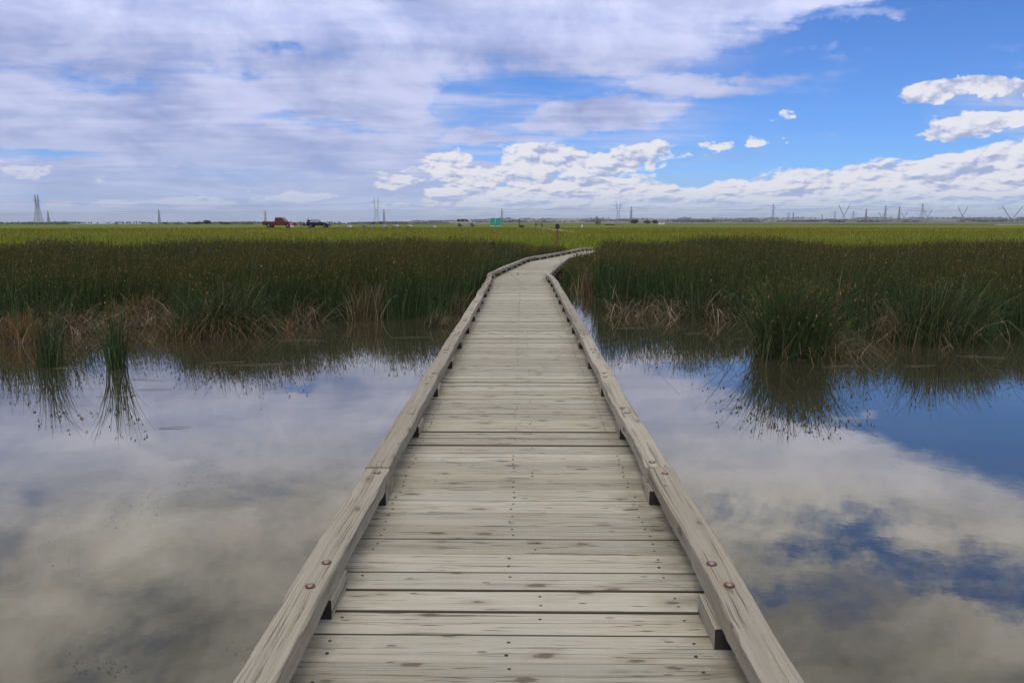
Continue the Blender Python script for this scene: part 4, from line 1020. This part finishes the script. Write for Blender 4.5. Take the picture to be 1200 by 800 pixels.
# silver minivan, nose right
lo = [(-2.4, .42), (-2.44, .9), (-2.38, 1.02), (.9, 1.0), (1.7, .94), (2.3, .78), (2.42, .62), (2.42, .38)] + list(reversed(arc(1.5, .35, .40))) + list(reversed(arc(-1.45, .35, .40)))
cab = [(-2.36, 1.0), (-2.22, 1.62), (-2.0, 1.74), (.1, 1.78), (.42, 1.72), (1.5, 1.0)]
vehicle('minivan', 546, 188, R_(-5), 'silver minivan parked left of the teal portable toilets', M['silver'], 4.8,
        dict(hw=.94, belt=1.02, roof=1.78, tum=.17, lower=lo, cabin=cab, win=[[(-2.1, 1.1), (-1.98, 1.62), (-1.2, 1.66), (-1.2, 1.1)], [(-1.1, 1.1), (-1.1, 1.66), (-.2, 1.68), (-.2, 1.1)], [(-.1, 1.1), (-.1, 1.68), (.32, 1.62), (1.05, 1.1)]],
             ws=((1.44, 1.06), (.47, 1.68), .8, .72, .012), rw=((-2.35, 1.12), (-2.24, 1.58), .76, .7, -.012), wheels=(-1.45, 1.5), wr=.34, front=(2.38, .68, .45), rear=(-2.41, .9, .48), mir=.95, handles=(-.9, .0), gl=M['glass']))

# ------------------------------------------------------------------ small furniture on the field
def toilet(px, D, label):
    x = uX(px, D); r = empty('portable_toilet', (x, D, tz(x, D) - .05), R_(3), label, 'portable toilet', 'portable toilets')
    b = MB(); b.box((0, 0, 1.02), (1.14, 1.14, 1.76)); 
    for k in range(5): b.box((-.44 + k * .22, .585, 1.0), (.05, .03, 1.6))
    b.build('cabin', M['teal'], r)
    s = MB(); s.box((0, 0, .07), (1.2, 1.2, .14)); s.build('base_skid', M['white'], r)
    f = MB(); f.prism([(-.62, 1.9), (.62, 1.9), (.5, 2.02), (.2, 2.08), (-.2, 2.08), (-.5, 2.02)], -.6, .6); f.build('roof', M['teal'], r)
    d = MB(); d.box((0, -.585, .98), (.72, .03, 1.6)); dd = d.build('door', M['teal'], r)
    h = MB(); h.box((.28, -.612, 1.0), (.05, .03, .14)); h.build('latch', M['white'], dd)
    v = MB(); v.tube([(.4, .4, 1.9), (.4, .4, 2.3)], [.05, .05], 8); v.build('vent_pipe', M['black'], r)
    return r
toilet(577, 205, 'teal portable toilet, left one of the pair beside the silver van'); toilet(583.8, 206, 'teal portable toilet, right one of the pair under the slender pylon')
def post(px, D, htop, wd, mat, label, name, panel=None, z0=None):
    x = uX(px, D); g = tz(x, D) if z0 is None else z0; H = EYE - (htop - HOR) / 951 * D - g
    r = empty(name, (x, D, g), 0, label, 'post'); m = MB(); m.box((0, 0, H / 2 - .2), (wd, wd, H + .4), 0, .5, 0, 2); m.build('post', mat, r)
    if panel:
        p = MB(); p.box((0, -wd / 2 - .02, H - panel[1] * .42), (panel[0], .04, panel[1])); p.build('sign_panel', M['black'], r)
        b = MB(); b.box((0, 0, H + .01), (wd * 1.25, wd * 1.25, .03)); b.build('post_cap', M['post_wood'], r)
post(653, 46.5, 263, .105, M['post_wood'], 'brown wooden sign post with a small dark square panel left of the boardwalk end', 'sign_post', (.24, .24), -.3)
post(608.3, 215, 256.7, .2, M['black'], 'thin dark post standing alone right of the teal toilets', 'marker_post')
post(682, 170, 263.6, .26, M['white'], 'short pale marker post beside the gravel path', 'marker_post')
# dark picnic table and log
x = uX(631.5, 165); t = empty('picnic_table', (x, 165, tz(x, 165)), R_(4), 'dark low picnic table on the grass left of the sign post', 'picnic table')
m = MB(); m.box((0, 0, .74), (1.75, .75, .06)); m.build('tabletop', M['black'], t)
for s in (-1, 1):
    m = MB(); m.box((0, s * .65, .44), (1.75, .28, .05)); m.build('bench_seat', M['black'], t)
    for e in (-1, 1): m = MB(); m.bar((e * .62, s * .72, 0), (e * .62, s * .22, .71), .09); m.build('leg', M['black'], t)
for e in (-1, 1): m = MB(); m.bar((e * .62, -.75, .40), (e * .62, .75, .40), .08); m.build('cross_brace', M['black'], t)
x = uX(714.5, 240); lg = MB(); lg.tube([(-1.5, 0, .18), (-.4, .05, .2), (.7, -.03, .19), (1.5, .02, .17)], [.2, .21, .2, .16], 9); o = lg.build('fallen_log', M['bark']); o.location = (x, 240, tz(x, 240)); tag(o, 'dark fallen log lying right of the standing boulder', 'log')

# ------------------------------------------------------------------ people
def person(px, D, label, joints, edges, radii, bands, rz=0, hair=True, z=0.0):
    """one skinned body; clothing colours by joint bands"""
    me = bpy.data.meshes.new('person'); me.from_pydata([Vector(j) for j in joints], edges, [])
    o = bpy.data.objects.new('person', me); COL.objects.link(o)
    sk = o.modifiers.new('skin', 'SKIN'); ly = me.skin_vertices[0] if me.skin_vertices else None
    if ly is None:
        bm = bmesh.new(); bm.from_mesh(me); bm.verts.layers.skin.verify(); bm.to_mesh(me); bm.free(); ly = me.skin_vertices[0]
    for k, rr in enumerate(radii): ly.data[k].radius = (rr, rr)
    ly.data[0].use_root = True
    su = o.modifiers.new('sub', 'SUBSURF'); su.levels = 1; su.render_levels = 1
    dg = bpy.context.evaluated_depsgraph_get(); em = bpy.data.meshes.new_from_object(o.evaluated_get(dg))
    o.modifiers.clear(); o.data = em; em.materials.clear()
    mats = []
    for b in bands:
        if b not in mats: mats.append(b)
    for b in mats: em.materials.append(M[b])
    J = [Vector(j) for j in joints]
    for p in em.polygons:
        k = min(range(len(J)), key=lambda q: (J[q] - p.center).length - radii[q] * .5); p.material_index = mats.index(bands[k]); p.use_smooth = True
    x = uX(px, D); o.location = (x, D, tz(x, D) + z); o.rotation_euler = (0, 0, rz); tag(o, label, 'person')
    if hair:
        hj = J[3]; m = MB(); m.lathe((0, 0, 0), [(.10, -.03), (.112, .03), (.10, .08), (.06, .115), (.015, .125)], 12); h = m.build('hair', M['hair'], o); h.location = hj + Vector((0, .015, .02))
        nz = MB(); nz.lathe((0, 0, 0), [(.012, -.02), (.018, 0), (.006, .03)], 6); q = nz.build('nose', M['skin'], o); q.location = hj + Vector((0, -.098, -.01))
# joints: pelvis, chest, neck, head, shoulders/elbow/hand x2, hip/knee/ankle/toe x2
E = [(0, 1), (1, 2), (2, 3), (1, 4), (4, 5), (5, 6), (1, 7), (7, 8), (8, 9), (0, 10), (10, 11), (11, 12), (12, 13), (0, 14), (14, 15), (15, 16), (16, 17)]
RD = [.15, .15, .055, .10, .075, .05, .04, .075, .05, .04, .10, .075, .05, .04, .10, .075, .05, .04]
SIT = [(0, 0, .32), (0, -.05, .72), (0, -.06, .92), (0, -.08, 1.05), (-.2, -.05, .80), (-.26, -.2, .56), (-.15, -.42, .45), (.2, -.05, .80), (.26, -.2, .56), (.15, -.42, .45),
       (-.12, -.02, .30), (-.18, -.42, .40), (-.16, -.50, .08), (-.16, -.66, .05), (.12, -.02, .30), (.18, -.42, .40), (.16, -.50, .08), (.16, -.66, .05)]
STD = [(0, 0, .95), (0, 0, 1.32), (0, 0, 1.5), (0, -.02, 1.64), (-.2, 0, 1.40), (-.27, .02, 1.12), (-.27, -.08, .86), (.2, 0, 1.40), (.27, .02, 1.12), (.27, -.08, .86),
       (-.1, 0, .9), (-.11, -.02, .5), (-.11, 0, .09), (-.11, -.15, .05), (.1, 0, .9), (.11, -.02, .5), (.11, 0, .09), (.11, -.15, .05)]
def clothes(top, legs): return [legs, top, 'skin', 'skin', top, top, 'skin', top, top, 'skin', legs, legs, legs, 'darkcloth', legs, legs, legs, 'darkcloth']
person(340, 140, 'person in a pink top and white trousers crouching in front of the red pickup', SIT, E, RD, clothes('pink', 'whitecloth'), R_(35))
person(352, 143, 'person in maroon top and grey trousers crouching between the pickup and the dark car', SIT, E, RD, clothes('maroon', 'greycloth'), R_(-40))
person(360.5, 153.5, 'person in dark clothes standing behind the tail of the dark navy car', STD, E, RD, clothes('darkcloth', 'darkcloth'), R_(10))

# ------------------------------------------------------------------ haze
def haze():
    m = bpy.data.materials.new('air'); m.use_nodes = True; nt = m.node_tree; nt.nodes.clear()
    o = nt.nodes.new('ShaderNodeOutputMaterial'); v = nt.nodes.new('ShaderNodeVolumePrincipled')
    v.inputs['Color'].default_value = (.80, .88, 1.0, 1); v.inputs['Density'].default_value = HAZE; v.inputs['Anisotropy'].default_value = .2
    nt.links.new(v.outputs[0], o.inputs['Volume'])
    b = MB(); S = 16500; z0, z1 = -24, 130; b.box((0, 0, (z0 + z1) / 2), (2 * S, 2 * S, z1 - z0)); h = b.build('haze', m); tag(h, kind='stuff'); return h
HAZE = 8e-5
USE_HAZE = True
if USE_HAZE: haze()

# ------------------------------------------------------------------ render settings
vs_ = scene.view_settings; vs_.view_transform = 'Standard'; vs_.look = 'None'; vs_.exposure = 0; vs_.gamma = 1
scene.render.resolution_x = 1024; scene.render.resolution_y = 682
